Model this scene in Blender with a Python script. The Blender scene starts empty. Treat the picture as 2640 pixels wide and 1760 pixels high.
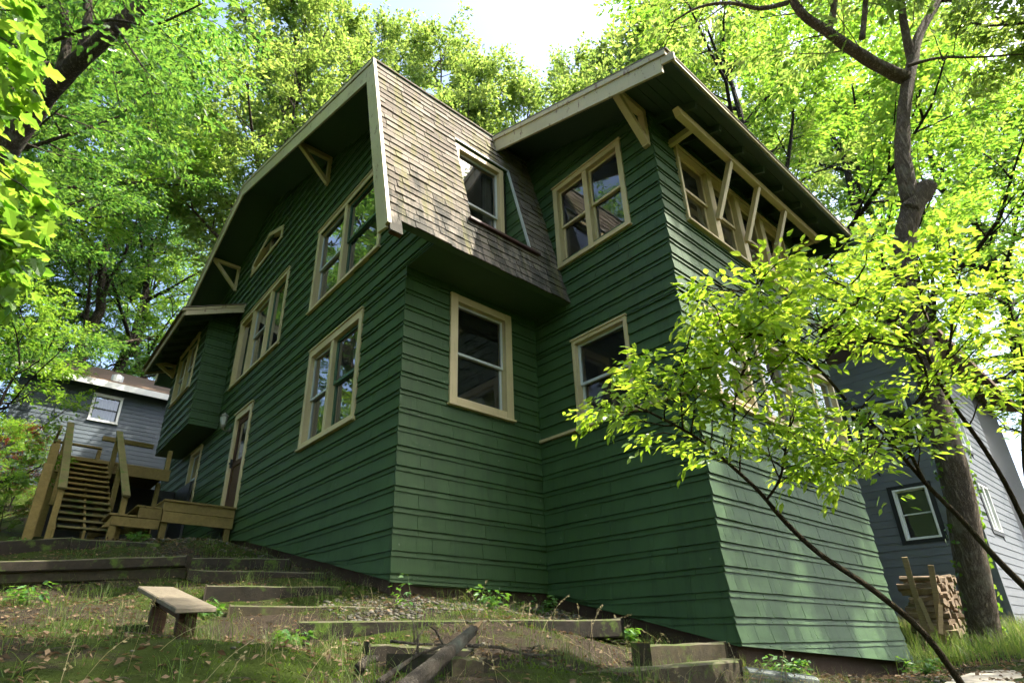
import bpy, math, random
import numpy as np
from mathutils import Vector, Matrix, noise
from mathutils.geometry import tessellate_polygon

# ------------------------------------------------------------------ camera, sky, sun, exposure
SC = bpy.context.scene
CAM = np.array([-3.36, -5.644, -2.585])
RR = np.array([[.7711, -.6363, -.0092], [.2507, .3172, -.9147], [.5850, .7030, .4042]])   # right, down, forward
u_, s_, v_ = np.linalg.svd(RR); RR = u_ @ v_
FPX, PPX, PPY = 1496.0, 1252.4, 992.3                       # lens in pixels of the 2640 px wide photograph
cam = bpy.data.cameras.new('camera')
cam.sensor_fit = 'HORIZONTAL'; cam.sensor_width = 36.0
cam.lens = FPX / 2640 * 36.0
cam.shift_x = (1320 - PPX) / 2640; cam.shift_y = (PPY - 880) / 2640
cam.clip_start = .05; cam.clip_end = 2000
camo = bpy.data.objects.new('camera', cam); SC.collection.objects.link(camo)
M = Matrix.Identity(4)
for i in range(3):
    M[i][0] = RR[0][i]; M[i][1] = -RR[1][i]; M[i][2] = -RR[2][i]; M[i][3] = CAM[i]
camo.matrix_world = M
SC.camera = camo

SUN = np.array([.34, -.42, .84]); SUN /= np.linalg.norm(SUN)
w = bpy.data.worlds.new('World'); SC.world = w; w.use_nodes = True
nt = w.node_tree
sky = nt.nodes.new('ShaderNodeTexSky'); sky.sky_type = 'NISHITA'; sky.sun_disc = False
sky.sun_elevation = math.asin(SUN[2]); sky.sun_rotation = math.atan2(SUN[0], SUN[1])
sky.air_density = 1.0; sky.dust_density = 4.0; sky.ozone_density = 1.0
nt.links.new(sky.outputs[0], nt.nodes['Background'].inputs[0])
nt.nodes['Background'].inputs[1].default_value = .15
sl = bpy.data.lights.new('sun', 'SUN'); sl.energy = 4.0; sl.angle = math.radians(.53); sl.color = (1, .94, .82)
slo = bpy.data.objects.new('sun', sl); SC.collection.objects.link(slo)
slo.rotation_euler = Vector(-SUN).to_track_quat('-Z', 'Y').to_euler()
slo.location = (6, -8, 30)
SC.view_settings.view_transform = 'Standard'; SC.view_settings.look = 'None'
SC.view_settings.exposure = 1.9; SC.view_settings.gamma = 1.0
SC.view_settings.use_curve_mapping = False
cy = SC.cycles
cy.max_bounces = 4; cy.diffuse_bounces = 3; cy.glossy_bounces = 2; cy.transmission_bounces = 3
cy.transparent_max_bounces = 6; cy.caustics_reflective = False; cy.caustics_refractive = False
cy.use_denoising = True
cy.sample_clamp_indirect = 6.0
cy.use_adaptive_sampling = True; cy.adaptive_threshold = .03; cy.adaptive_min_samples = 12

rnd = random.Random(7)
npr = np.random.default_rng(7)
COL = SC.collection

# ------------------------------------------------------------------ geometry of the place
B_X, C_Y, D_X = 2.358, 2.489, 4.417         # inner corner, depth of the wing, width of the wing
def ray(p): return RR.T @ np.array([(p[0] - PPX) / FPX, (p[1] - PPY) / FPX, 1.0])
def at(x, y, t): return CAM + t * ray((x, y))
def atz(x, y, z):
    d = ray((x, y)); return CAM + d * ((z - CAM[2]) / d[2])
def px_of(P):
    q = RR @ (np.asarray(P, float) - CAM)
    return PPX + FPX * q[0] / q[2], PPY + FPX * q[1] / q[2], q[2]

# ------------------------------------------------------------------ materials
MATS = {}
class NB:
    def __init__(s, name):
        s.m = bpy.data.materials.new(name); s.m.use_nodes = True
        s.t = s.m.node_tree; s.n = s.t.nodes; s.l = s.t.links
        s.b = s.n['Principled BSDF']; s.out = s.n['Material Output']; MATS[name] = s.m
    def node(s, typ, **kw):
        n = s.n.new(typ)
        for k, v in kw.items():
            if k.startswith('i_'): n.inputs[int(k[2:])].default_value = v
            else: setattr(n, k, v)
        return n
    def link(s, a, b): s.l.new(a, b)
    def pos(s, scale=(1, 1, 1), kind='pos'):
        if kind == 'pos': o = s.node('ShaderNodeNewGeometry').outputs['Position']
        else: o = s.node('ShaderNodeTexCoord').outputs['Object']
        mp = s.node('ShaderNodeMapping'); mp.inputs['Scale'].default_value = scale
        s.link(o, mp.inputs['Vector']); return mp.outputs[0]
    def noise(s, vec, scale, detail=3, rough=.6):
        n = s.node('ShaderNodeTexNoise'); n.inputs['Scale'].default_value = scale
        n.inputs['Detail'].default_value = detail; n.inputs['Roughness'].default_value = rough
        s.link(vec, n.inputs['Vector']); return n.outputs['Fac']
    def ramp(s, fac, stops):
        r = s.node('ShaderNodeValToRGB'); e = r.color_ramp.elements
        while len(e) < len(stops): e.new(.5)
        for q, (p, c) in zip(e, stops):
            q.position = p; q.color = (*c, 1) if len(c) == 3 else c
        s.link(fac, r.inputs[0]); return r.outputs[0]
    def mix(s, fac, a, b, mode='MIX'):
        n = s.node('ShaderNodeMix', data_type='RGBA', blend_type=mode)
        for inp, v in ((n.inputs[0], fac), (n.inputs[6], a), (n.inputs[7], b)):
            if isinstance(v, (int, float)): inp.default_value = v
            elif isinstance(v, tuple): inp.default_value = (*v, 1)
            else: s.link(v, inp)
        return n.outputs[2]
    def math(s, op, a, b=0.0, c=None):
        n = s.node('ShaderNodeMath', operation=op)
        for k, v in enumerate((a, b) if c is None else (a, b, c)):
            if isinstance(v, (int, float)): n.inputs[k].default_value = v
            else: s.link(v, n.inputs[k])
        return n.outputs[0]
    def rand(s):
        a = s.node('ShaderNodeNewGeometry').outputs['Random Per Island']
        o = s.node('ShaderNodeObjectInfo').outputs['Random']
        return s.math('FRACT', s.math('ADD', a, o))
    def bump(s, h, strength=.3, dist=.01):
        n = s.node('ShaderNodeBump'); n.inputs['Strength'].default_value = strength
        n.inputs['Distance'].default_value = dist; s.link(h, n.inputs['Height'])
        s.link(n.outputs[0], s.b.inputs['Normal']); return n.outputs[0]
    def base(s, c):
        if isinstance(c, tuple): s.b.inputs['Base Color'].default_value = (*c, 1)
        else: s.link(c, s.b.inputs['Base Color'])
    def set(s, rough=.6, spec=.5, metal=0):
        s.b.inputs['Roughness'].default_value = rough
        s.b.inputs['Specular IOR Level'].default_value = spec; s.b.inputs['Metallic'].default_value = metal

def paint(name, col, dark, rough=.45, peel=None, grain=(30, 30, 2.2), spec=.5, var=.25, peel_at=.66):
    m = NB(name)
    g = m.noise(m.pos(grain), 1.6, 4, .65)
    n = m.noise(m.pos(), 1.3, 4)
    c = m.mix(m.math('MULTIPLY', m.ramp(n, [(.35, (0, 0, 0)), (.75, (1, 1, 1))]), .6), col, dark)
    k = m.math('MULTIPLY', m.math('SUBTRACT', m.rand(), .5), var)
    c = m.mix(m.math('ADD', .5, k), m.mix(1.0, c, (.72, .76, .74), 'MULTIPLY'), m.mix(1.0, c, (1.28, 1.24, 1.26), 'MULTIPLY'))
    c = m.mix(m.ramp(g, [(.25, (.55, .55, .55)), (.42, (0, 0, 0))]), c, m.mix(1.0, c, (.55, .55, .55), 'MULTIPLY'))
    if name == 'green_paint':
        sk = m.noise(m.pos((7, 7, .32)), 1.7, 5, .7)
        c = m.mix(m.math('MULTIPLY', m.ramp(sk, [(.50, (0, 0, 0)), (.68, (1, 1, 1))]), .55), c, m.mix(1.0, c, (.50, .52, .56), 'MULTIPLY'))
        fd = m.noise(m.pos((1.2, 1.2, .8)), 1.1, 3)
        c = m.mix(m.math('MULTIPLY', m.ramp(fd, [(.48, (0, 0, 0)), (.7, (1, 1, 1))]), .45), c, m.mix(1.0, c, (1.5, 1.42, 1.5), 'MULTIPLY'))
        ch = m.noise(m.pos((1, 1, .55)), 26, 3, .6)
        c = m.mix(m.ramp(ch, [(.735, (0, 0, 0)), (.755, (.8, .8, .8))]), c, (.30, .31, .25))
        dk = m.noise(m.pos((2.2, 2.2, .6)), 5.5, 6, .8)
        c = m.mix(m.ramp(dk, [(.66, (0, 0, 0)), (.70, (.8, .8, .8))]), c, (.012, .018, .012))
    if peel:
        pn = m.noise(m.pos((5, 5, 2)), 2.6, 6, .72)
        c = m.mix(m.ramp(pn, [(peel_at, (0, 0, 0)), (peel_at + .03, (1, 1, 1))]), c, peel)
    m.base(c); m.set(rough, spec); m.bump(g, .35, .006)
    return m.m
paint('green_paint', (.038, .082, .0265), (.028, .062, .0195), .58, var=.14, spec=.32)
paint('soffit_paint', (.042, .078, .036), (.030, .058, .026), .55, grain=(2, 26, 26))
paint('cream_paint', (.56, .46, .25), (.36, .29, .15), .5, (.16, .11, .07), var=.25, peel_at=.67)
paint('cream_trim', (.50, .43, .25), (.31, .27, .15), .5, (.20, .12, .07), var=.25, peel_at=.60)
paint('green_trim', (.04, .11, .055), (.03, .085, .045), .45, var=.1)
paint('aluminium', (.46, .50, .48), (.38, .42, .41), .38, var=.1)
paint('white_trim', (.72, .73, .70), (.62, .64, .62), .4, var=.08)
paint('black_trim', (.016, .017, .018), (.01, .01, .012), .45, var=.1)
paint('blue_siding', (.058, .080, .098), (.042, .060, .075), .6, grain=(26, 26, 3), var=.35)
paint('grey_siding', (.13, .14, .15), (.105, .115, .125), .55, grain=(4, 4, 30), var=.12)
paint('dark_siding_and_shade', (.018, .019, .021), (.012, .012, .014), .6, var=.12)
paint('rust_sill', (.075, .032, .026), (.04, .024, .022), .45, var=.1)
paint('rafter_paint', (.045, .075, .050), (.03, .055, .036), .5)

def wood(name, c1, c2, rough=.75, moss=0.0, scale=(2, 2, 24), coord='obj'):
    m = NB(name)
    v = m.pos(scale, coord)
    g = m.noise(v, 2.2, 6, .7)
    n = m.noise(m.pos((1, 1, 1)), 2.3, 4)
    c = m.mix(m.ramp(g, [(.3, (0, 0, 0)), (.7, (1, 1, 1))]), c1, c2)
    c = m.mix(m.ramp(n, [(.4, (0, 0, 0)), (.8, (.6, .6, .6))]), c, m.mix(1.0, c, (.5, .5, .48), 'MULTIPLY'))
    k = m.math('SUBTRACT', m.rand(), .5)
    c = m.mix(m.math('ADD', .5, m.math('MULTIPLY', k, .5)), m.mix(1.0, c, (.7, .7, .7), 'MULTIPLY'), m.mix(1.0, c, (1.3, 1.3, 1.3), 'MULTIPLY'))
    if moss:
        mn = m.noise(m.pos(), 5.5, 5, .7)
        c = m.mix(m.ramp(mn, [(1 - moss - .06, (0, 0, 0)), (1 - moss + .06, (1, 1, 1))]), c, (.07, .11, .015))
    if name.startswith('old_timber'):      # mossy tops, also painted lighter as if lit from above
        nz = m.node('ShaderNodeSeparateXYZ'); m.link(m.node('ShaderNodeNewGeometry').outputs['Normal'], nz.inputs[0])
        tn = m.noise(m.pos(), 9, 4)
        c = m.mix(m.ramp(nz.outputs[2], [(.45, (0, 0, 0)), (.7, (.85, .85, .85))]), c, m.mix(m.ramp(tn, [(.4, (0, 0, 0)), (.6, (1, 1, 1))]), (.105, .092, .062), (.065, .085, .022)))
    m.base(c); m.set(rough, .3); m.bump(m.math('ADD', g, m.math('MULTIPLY', n, .4)), .6, .012)
    return m.m
wood('treated_wood', (.235, .175, .055), (.165, .12, .036), .75, scale=(9, 9, 9))
wood('treated_wood_mossy', (.17, .145, .06), (.12, .105, .042), .8, .42, scale=(9, 9, 9))
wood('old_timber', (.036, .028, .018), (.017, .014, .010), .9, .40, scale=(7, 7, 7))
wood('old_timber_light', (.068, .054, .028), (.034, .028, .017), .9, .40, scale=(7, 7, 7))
wood('bench_wood', (.20, .17, .12), (.12, .10, .07), .8, .2, scale=(10, 10, 10))
wood('bench_leg', (.10, .05, .025), (.05, .028, .016), .8, .15)
wood('stake_wood', (.36, .27, .14), (.24, .18, .10), .8)
wood('split_wood', (.26, .19, .12), (.13, .095, .065), .9, .1, scale=(6, 6, 6))
wood('end_grain', (.30, .20, .10), (.18, .12, .06), .9)

def barkm(name, c1, c2, lich, sc=9):
    m = NB(name)
    v = m.pos((sc * 2.2, sc * 2.2, sc * .30))
    n = m.noise(v, 2.0, 6, .7); n2 = m.noise(m.pos((sc * 1.1, sc * 1.1, sc * .5)), 2.0, 4, .6)
    rdg = m.math('SUBTRACT', 1.0, m.math('MULTIPLY', m.math('ABSOLUTE', m.math('SUBTRACT', n, .5)), 4.0))
    h = m.math('ADD', m.math('MULTIPLY', m.math('SUBTRACT', 1.0, m.math('MAXIMUM', rdg, 0.0)), .8), m.math('MULTIPLY', n2, .5))
    c = m.mix(m.ramp(h, [(.35, (0, 0, 0)), (1.0, (1, 1, 1))]), c1, c2)
    ln = m.noise(m.pos(), 3.0, 4)
    c = m.mix(m.ramp(ln, [(.55, (0, 0, 0)), (.7, (.7, .7, .7))]), c, lich)
    m.base(c); m.set(.9, .2); m.bump(h, 1.0, .06)
barkm('bark', (.06, .046, .035), (.25, .205, .155), (.15, .15, .11), 3.6)
barkm('bark_dark', (.022, .018, .014), (.095, .078, .058), (.08, .09, .06), 5.5)
barkm('bark_oak', (.12, .09, .065), (.44, .35, .26), (.28, .25, .19), 4.0)
barkm('bark_shrub', (.05, .035, .015), (.13, .095, .04), (.09, .10, .04), 18)
barkm('bark_log', (.10, .085, .065), (.32, .28, .22), (.22, .27, .22), 11)

def leafm(name, c1, c2, tr1, tr2, trans=.5, rough=.4, spec=.5):
    m = NB(name)
    r = m.rand()
    f = r
    m.base(m.mix(f, c1, c2)); m.set(rough, spec)
    t = m.node('ShaderNodeBsdfTranslucent'); m.link(m.mix(f, tr1, tr2), t.inputs[0])
    mx = m.node('ShaderNodeMixShader'); mx.inputs[0].default_value = trans
    m.link(m.b.outputs[0], mx.inputs[1]); m.link(t.outputs[0], mx.inputs[2]); m.link(mx.outputs[0], m.out.inputs[0])
leafm('leaf_oak', (.046, .095, .030), (.082, .145, .038), (.26, .44, .06), (.50, .62, .12), .50, .34)
leafm('leaf_maple', (.042, .100, .024), (.082, .155, .032), (.18, .42, .03), (.44, .64, .06), .50, .38)
leafm('leaf_deep', (.034, .084, .034), (.068, .130, .044), (.10, .29, .035), (.29, .50, .06), .42, .27)
leafm('leaf_shrub', (.09, .18, .028), (.15, .26, .04), (.36, .60, .03), (.64, .80, .07), .50, .38)
leafm('leaf_red', (.10, .025, .018), (.20, .06, .03), (.45, .08, .03), (.65, .2, .05), .45, .4)
leafm('leaf_ivy', (.03, .09, .02), (.07, .16, .03), (.2, .42, .02), (.35, .55, .04), .4, .3)
leafm('leaf_weed', (.04, .12, .03), (.08, .18, .04), (.15, .35, .03), (.25, .45, .04), .4, .45)
leafm('grass_blade', (.035, .085, .015), (.11, .145, .04), (.16, .32, .03), (.36, .44, .08), .4, .5, .3)
leafm('dry_grass', (.20, .165, .085), (.34, .29, .17), (.40, .34, .16), (.5, .42, .22), .35, .6, .2)
leafm('dead_leaf', (.07, .045, .025), (.22, .155, .095), (.22, .13, .06), (.36, .24, .12), .2, .7, .2)
leafm('moss_mat', (.035, .075, .008), (.09, .14, .015), (.15, .25, .02), (.22, .30, .03), .25, .8, .1)

m = NB('roof_asphalt')
gr = m.noise(m.pos(), 160, 2, .8)
r = m.rand()
c = m.mix(r, (.125, .106, .085), (.235, .206, .170))
c = m.mix(m.ramp(gr, [(.35, (0, 0, 0)), (.7, (1, 1, 1))]), m.mix(1.0, c, (.66, .64, .62), 'MULTIPLY'), m.mix(1.0, c, (1.2, 1.2, 1.2), 'MULTIPLY'))
mo = m.noise(m.pos((2.6, .5, .5)), 1.5, 5, .7)
c = m.mix(m.math('MULTIPLY', m.ramp(mo, [(.52, (0, 0, 0)), (.62, (1, 1, 1))]), m.ramp(gr, [(.4, (0, 0, 0)), (.6, (.9, .9, .9))])), c, (.15, .15, .03))
al = m.noise(m.pos((3.5, 1, .8)), 1.6, 5, .75)
zz = m.node('ShaderNodeSeparateXYZ'); m.link(m.node('ShaderNodeNewGeometry').outputs['Position'], zz.inputs[0])
near_eave = m.math('MULTIPLY', m.math('SUBTRACT', 3.3, zz.outputs[2]), .14)      # dark patches thicken towards the eave
c = m.mix(m.math('MULTIPLY', m.ramp(m.math('ADD', al, near_eave), [(.56, (0, 0, 0)), (.68, (.9, .9, .9))]), .8), c, (.03, .034, .03))
m.base(c); m.set(.9, .2); m.bump(gr, .5, .004)

m = NB('neighbour_roof')
gr = m.noise(m.pos((4, 4, 4)), 9, 4)
m.base(m.mix(gr, (.13, .085, .06), (.26, .18, .13))); m.set(.95, .2)

m = NB('glass')
tp = m.node('ShaderNodeBsdfTransparent', i_0=(.80, .86, .83, 1)); gl = m.node('ShaderNodeBsdfGlossy'); gl.inputs['Roughness'].default_value = .015
wn = m.noise(m.pos((1, 1, 1)), 2.2, 1)
bp = m.node('ShaderNodeBump'); bp.inputs['Strength'].default_value = .10; bp.inputs['Distance'].default_value = .02
m.link(wn, bp.inputs['Height']); m.link(bp.outputs[0], gl.inputs['Normal'])
fr = m.node('ShaderNodeFresnel'); fr.inputs[0].default_value = 1.62
fac = m.math('MINIMUM', m.math('ADD', m.math('MULTIPLY', fr.outputs[0], 2.1), .02), 1.0)
mx = m.node('ShaderNodeMixShader'); m.link(fac, mx.inputs[0]); m.link(tp.outputs[0], mx.inputs[1]); m.link(gl.outputs[0], mx.inputs[2])
df = m.node('ShaderNodeBsdfDiffuse', i_0=(.35, .36, .34, 1)); mx2 = m.node('ShaderNodeMixShader')
m.link(m.math('MULTIPLY', m.noise(m.pos(), 3.5, 4), .07), mx2.inputs[0]); m.link(mx.outputs[0], mx2.inputs[1]); m.link(df.outputs[0], mx2.inputs[2]); m.link(mx2.outputs[0], m.out.inputs[0])

m = NB('interior'); m.base((.10, .085, .07)); m.set(.9, .2)
m = NB('curtain'); m.base(m.mix(m.noise(m.pos((18, 18, .4)), 2, 2), (.42, .40, .36), (.58, .56, .50))); m.set(.9, .1)
m = NB('screen'); m.base((.06, .065, .07)); m.set(.7, .3)
m = NB('foundation')
n = m.noise(m.pos(), 7, 6, .7); n2 = m.noise(m.pos(), 1.5, 3)
m.base(m.mix(n2, m.mix(n, (.035, .028, .022), (.07, .052, .038)), (.06, .034, .02))); m.set(.9, .2); m.bump(n, .7, .02)
m = NB('lamp_metal'); m.base(m.mix(m.noise(m.pos(), 20, 4), (.10, .10, .085), (.22, .21, .17))); m.set(.5, .5, .4)
m = NB('lamp_glass'); m.base((.35, .37, .33)); m.set(.2, .5)
m = NB('wire'); m.base((.12, .14, .14)); m.set(.45, .5, .7)
m = NB('stone')
n = m.noise(m.pos(), 6, 7, .7); n2 = m.noise(m.pos((1, 1, 1)), 26, 4)
m.base(m.mix(n, m.mix(m.rand(), (.22, .19, .15), (.33, .30, .25)), (.50, .46, .38))); m.set(.9, .2); m.bump(m.math('ADD', n, m.math('MULTIPLY', n2, .4)), .8, .02)
m = NB('pebble')
n = m.noise(m.pos(), 30, 3)
m.base(m.mix(n, m.mix(m.rand(), (.04, .037, .028), (.12, .11, .085)), m.mix(m.rand(), (.06, .056, .045), (.15, .14, .11)))); m.set(.85, .3)

m = NB('ground')
n1 = m.noise(m.pos(), .9, 5, .6); n2 = m.noise(m.pos(), 7, 8, .75); n3 = m.noise(m.pos(), 46, 4, .8)
dirt = m.mix(m.ramp(n2, [(.3, (0, 0, 0)), (.7, (1, 1, 1))]), (.017, .0125, .0085), (.055, .041, .027))
dirt = m.mix(m.ramp(n3, [(.52, (0, 0, 0)), (.70, (1, 1, 1))]), dirt, (.10, .078, .052))
mossc = m.mix(n3, (.011, .023, .0025), (.050, .072, .007))
mf = m.ramp(m.math('ADD', n1, m.math('MULTIPLY', m.math('SUBTRACT', n2, .5), .5)), [(.43, (0, 0, 0)), (.53, (1, 1, 1))])
m.base(m.mix(mf, dirt, mossc)); m.set(.95, .15)
m.bump(m.math('ADD', n2, m.math('MULTIPLY', n3, .5)), .9, .05)

# ------------------------------------------------------------------ mesh helpers
def empty(name, loc=(0, 0, 0), parent=None):
    o = bpy.data.objects.new(name, None); o.empty_display_size = .2
    COL.objects.link(o); o.location = loc; o['_w'] = tuple(float(x) for x in loc)
    if parent is not None: put(o, parent)
    return o
def wloc(o): return Vector(o['_w']) if '_w' in o.keys() else Vector((0, 0, 0))
def put(o, parent):
    o.parent = parent
    o.matrix_parent_inverse = Matrix.Translation(-wloc(parent))
def tag(o, label, cat, group=None, kind=None):
    o['label'] = label
    if cat: o['category'] = cat
    if group: o['group'] = group
    if kind: o['kind'] = kind
    return o
def mesh_np(name, V, faces_flat, fsize, smooth=False):
    me = bpy.data.meshes.new(name)
    V = np.asarray(V, np.float32); F = np.asarray(faces_flat, np.int32)
    S = np.asarray(fsize, np.int32)
    me.vertices.add(len(V)); me.vertices.foreach_set('co', V.ravel())
    me.loops.add(len(F)); me.loops.foreach_set('vertex_index', F)
    me.polygons.add(len(S))
    st = np.concatenate([[0], np.cumsum(S)[:-1]]).astype(np.int32)
    me.polygons.foreach_set('loop_start', st)
    me.polygons.foreach_set('use_smooth', np.full(len(S), bool(smooth)))
    me.update(calc_edges=True); me.validate()
    return me
class MB:
    def __init__(s): s.v = []; s.f = []
    def quadmesh(s, vs, fs):
        k = len(s.v); s.v += [tuple(map(float, v)) for v in vs]; s.f += [tuple(i + k for i in f) for f in fs]
    def hexa(s, p):     # 8 points: bottom 4 ccw seen from above, top 4
        s.quadmesh(p, [(3, 2, 1, 0), (4, 5, 6, 7), (0, 1, 5, 4), (1, 2, 6, 5), (2, 3, 7, 6), (3, 0, 4, 7)])
    def box(s, lo, hi):
        x0, y0, z0 = lo; x1, y1, z1 = hi
        s.hexa([(x0, y0, z0), (x1, y0, z0), (x1, y1, z0), (x0, y1, z0), (x0, y0, z1), (x1, y0, z1), (x1, y1, z1), (x0, y1, z1)])
    def fbox(s, F, u0, u1, v0, v1, d0, d1):   # box in a wall frame; d outwards
        s.hexa([F(u0, v0, d1), F(u1, v0, d1), F(u1, v0, d0), F(u0, v0, d0), F(u0, v1, d1), F(u1, v1, d1), F(u1, v1, d0), F(u0, v1, d0)])
    def beam(s, a, b, wid, hei, up=(0, 0, 1)):   # box from a to b, centred
        a = Vector(a); b = Vector(b); d = (b - a).normalized(); up = Vector(up)
        r = d.cross(up).normalized() * wid / 2; n = r.cross(d).normalized() * hei / 2
        s.hexa([a - r - n, a + r - n, b + r - n, b - r - n, a - r + n, a + r + n, b + r + n, b - r + n])
    def tube(s, pts, rad, k=8, cap=True, rough=0.0):
        pts = [Vector(p) for p in pts]; rings = []; base = len(s.v)
        x = None
        for i, p in enumerate(pts):
            d = (pts[min(i + 1, len(pts) - 1)] - pts[max(i - 1, 0)]).normalized()
            if x is None: x = d.orthogonal().normalized()
            x = (x - d * x.dot(d)); x = x.normalized() if x.length > 1e-6 else d.orthogonal().normalized()
            y = d.cross(x)
            for j in range(k):
                a = 2 * math.pi * j / k
                q = rad[i] * (1 + (rough * noise.noise(p * 3 + Vector((math.cos(a), math.sin(a), 0)) * 1.3) if rough else 0))
                s.v.append(tuple(p + (x * math.cos(a) + y * math.sin(a)) * q))
        for i in range(len(pts) - 1):
            for j in range(k):
                a = base + i * k + j; b = base + i * k + (j + 1) % k
                s.f.append((a, b, b + k, a + k))
        if cap:
            s.f.append(tuple(base + j for j in range(k - 1, -1, -1)))
            s.f.append(tuple(base + (len(pts) - 1) * k + j for j in range(k)))
    def build(s, name, mat, parent=None, smooth=False, bevel=0):
        me = bpy.data.meshes.new(name); me.from_pydata(s.v, [], s.f)
        if smooth: me.polygons.foreach_set('use_smooth', [True] * len(me.polygons))
        me.materials.append(MATS[mat]); me.update()
        o = bpy.data.objects.new(name, me); COL.objects.link(o)
        if bevel:
            b = o.modifiers.new('bevel', 'BEVEL'); b.width = bevel; b.segments = 1; b.limit_method = 'ANGLE'
        if parent is not None: put(o, parent)
        return o
def frame(o, r, n):
    o = Vector(o); r = Vector(r); n = Vector(n); z = Vector((0, 0, 1))
    def f(u, v, d): return o + r * u + z * v + n * d
    f.o, f.r, f.n, f.z = o, r, n, z
    return f
def sheet(F, outer, holes=(), d=0.0, back=None):
    """flat polygon in a wall frame with holes; returns MB"""
    loops = [[Vector((u, v, 0)) for u, v in outer]] + [[Vector((u, v, 0)) for u, v in h] for h in holes]
    tri = tessellate_polygon(loops)
    flat = [p for L in loops for p in L]
    mb = MB(); mb.quadmesh([F(p.x, p.y, d) for p in flat], [])
    for t in tri:
        a, b, c = (flat[i] for i in t)
        if (b - a).cross(c - a).z < 0: t = (t[0], t[2], t[1])
        mb.f.append(tuple(t))
    return mb
def rect(u0, u1, v0, v1): return [(u0, v0), (u1, v0), (u1, v1), (u0, v1)]

# ------------------------------------------------------------------ ground
ctrl = [(-.1, -.15, -2.17), (1.2, -.15, -2.18), (2.2, -.2, -2.22), (2.2, -1.4, -2.55), (2.3, -2.6, -2.84), (4.5, -2.7, -3.02), (6.9, -2.7, -3.10), (8.2, -2.4, -3.02),
        (-.1, 1.2, -1.88), (-.1, 2.8, -1.56), (-.1, 4.9, -1.12), (-.1, 5.6, -1.0), (-.2, 9, -.6), (-.2, 13, .0),
        (3, 3, -2.0), (5, 1, -2.6), (4, 7, -1.2), (5, 12, -.2),
        (-3.36, -5.64, -3.75), (-1.4, -6.4, -3.75), (-5.5, -5, -3.7), (1.5, -6.5, -3.6), (-7, -9, -4.6), (3, -10, -4.6),
        (-30, 20, 3), (-10, 25, 3.2), (10, 32, 3.5), (40, 20, -2), (40, -12, -4), (0, -32, -6.5), (-32, -18, -4), (-3, 15, .9), (-2, 19, 2.6), (18, 12, -1.6), (15, -2.3, -2.72), (20, -6, -3.0), (12, 3, -2.5)]
def add_c(*P):
    for p in P: ctrl.append(tuple(float(q) for q in p))
def zt(x, t, z):      # ground point seen in column x at depth t with height z
    xx = (x - PPX) / FPX; yy = (RR[2][2] + RR[0][2] * xx - (z - CAM[2]) / t) / -RR[1][2]
    return at(x, PPY + FPX * yy, t)
for t_, z_, xs_ in ((7.6, -1.62, (520, 700)), (6.65, -1.87, (520, 780)), (5.95, -2.09, (540, 840)), (5.3, -2.31, (600, 900)), (4.7, -2.46, (700, 1000, 1300)), (4.05, -2.62, (760, 1000, 1350)), (3.3, -2.72, (1000, 1250)),
                    (5.55, -2.17, (0, 250, 430)), (6.5, -1.83, (0, 250, 430)), (7.1, -1.63, (0, 250)), (7.9, -1.37, (0, 200, 380)), (4.7, -2.27, (0, 250))):
    add_c(*[zt(x_, t_, z_) for x_ in xs_])
add_c(at(1400, 1752, 2.9), at(700, 1752, 2.5), at(10, 1750, 2.2), at(60, 1640, 3.4), 
      at(300, 1640, 3.3), at(560, 1660, 3.0), at(250, 1392, 9.3), at(430, 1400, 8.2), at(560, 1400, 8.4),
      at(2000, 1752, 4.6), at(2300, 1752, 5.5), at(2600, 1755, 5.2), at(2480, 1700, 7.6), at(2550, 1690, 9.0), at(2410, 1636, 10.6), at(1700, 1740, 4.3), at(1560, 1660, 4.9))
CT = np.array(ctrl)
def _tps():
    P = CT[:, :2]; n = len(P)
    r = np.linalg.norm(P[:, None] - P[None], axis=2)
    K = np.where(r > 0, r * r * np.log(r + 1e-12), 0) + np.eye(n) * .02
    A = np.zeros((n + 3, n + 3)); A[:n, :n] = K; A[:n, n] = 1; A[:n, n + 1:] = P; A[n, :n] = 1; A[n + 1:, :n] = P.T
    return np.linalg.solve(A, np.concatenate([CT[:, 2], [0, 0, 0]]))
TW = _tps()
def gz(x, y):
    x = np.atleast_1d(np.asarray(x, float)); y = np.atleast_1d(np.asarray(y, float))
    out = np.empty(len(x)); n = len(CT)
    for i in range(0, len(x), 20000):
        X = np.stack([x[i:i + 20000], y[i:i + 20000]], 1)
        r = np.linalg.norm(X[:, None] - CT[None, :, :2], axis=2)
        out[i:i + 20000] = np.where(r > 0, r * r * np.log(r + 1e-12), 0) @ TW[:n] + TW[n] + X @ TW[n + 1:]
    return out
def g1(x, y): return float(gz(x, y)[0])
def axis_vals(lo, hi, n0, n1, step, far):
    a = list(np.arange(n0, n1, step)); d = step; p = n0
    left = []
    while p > lo: d *= 1.22; p -= d; left.append(p)
    d = step; p = a[-1]; right = []
    while p < hi: d *= 1.22; p += d; right.append(p)
    return np.array(left[::-1] + a + right)
gx = axis_vals(-90, 110, -6.5, 10.5, .11, 0); gy = axis_vals(-80, 120, -6.5, 9.0, .11, 0)
GX, GY = np.meshgrid(gx, gy)
GZ = gz(GX.ravel(), GY.ravel())
bumpz = np.array([noise.fractal(Vector((x * 1.6, y * 1.6, 3)), 1.0, 2.0, 4) for x, y in zip(GX.ravel(), GY.ravel())])
GZ = GZ + .035 * bumpz
V = np.stack([GX.ravel(), GY.ravel(), GZ], 1)
nx, ny = len(gx), len(gy)
ii = np.arange(nx * ny).reshape(ny, nx)
F = np.stack([ii[:-1, :-1], ii[:-1, 1:], ii[1:, 1:], ii[1:, :-1]], -1).reshape(-1, 4)
me = mesh_np('ground', V, F.ravel(), np.full(len(F), 4), True); me.materials.append(MATS['ground'])
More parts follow.
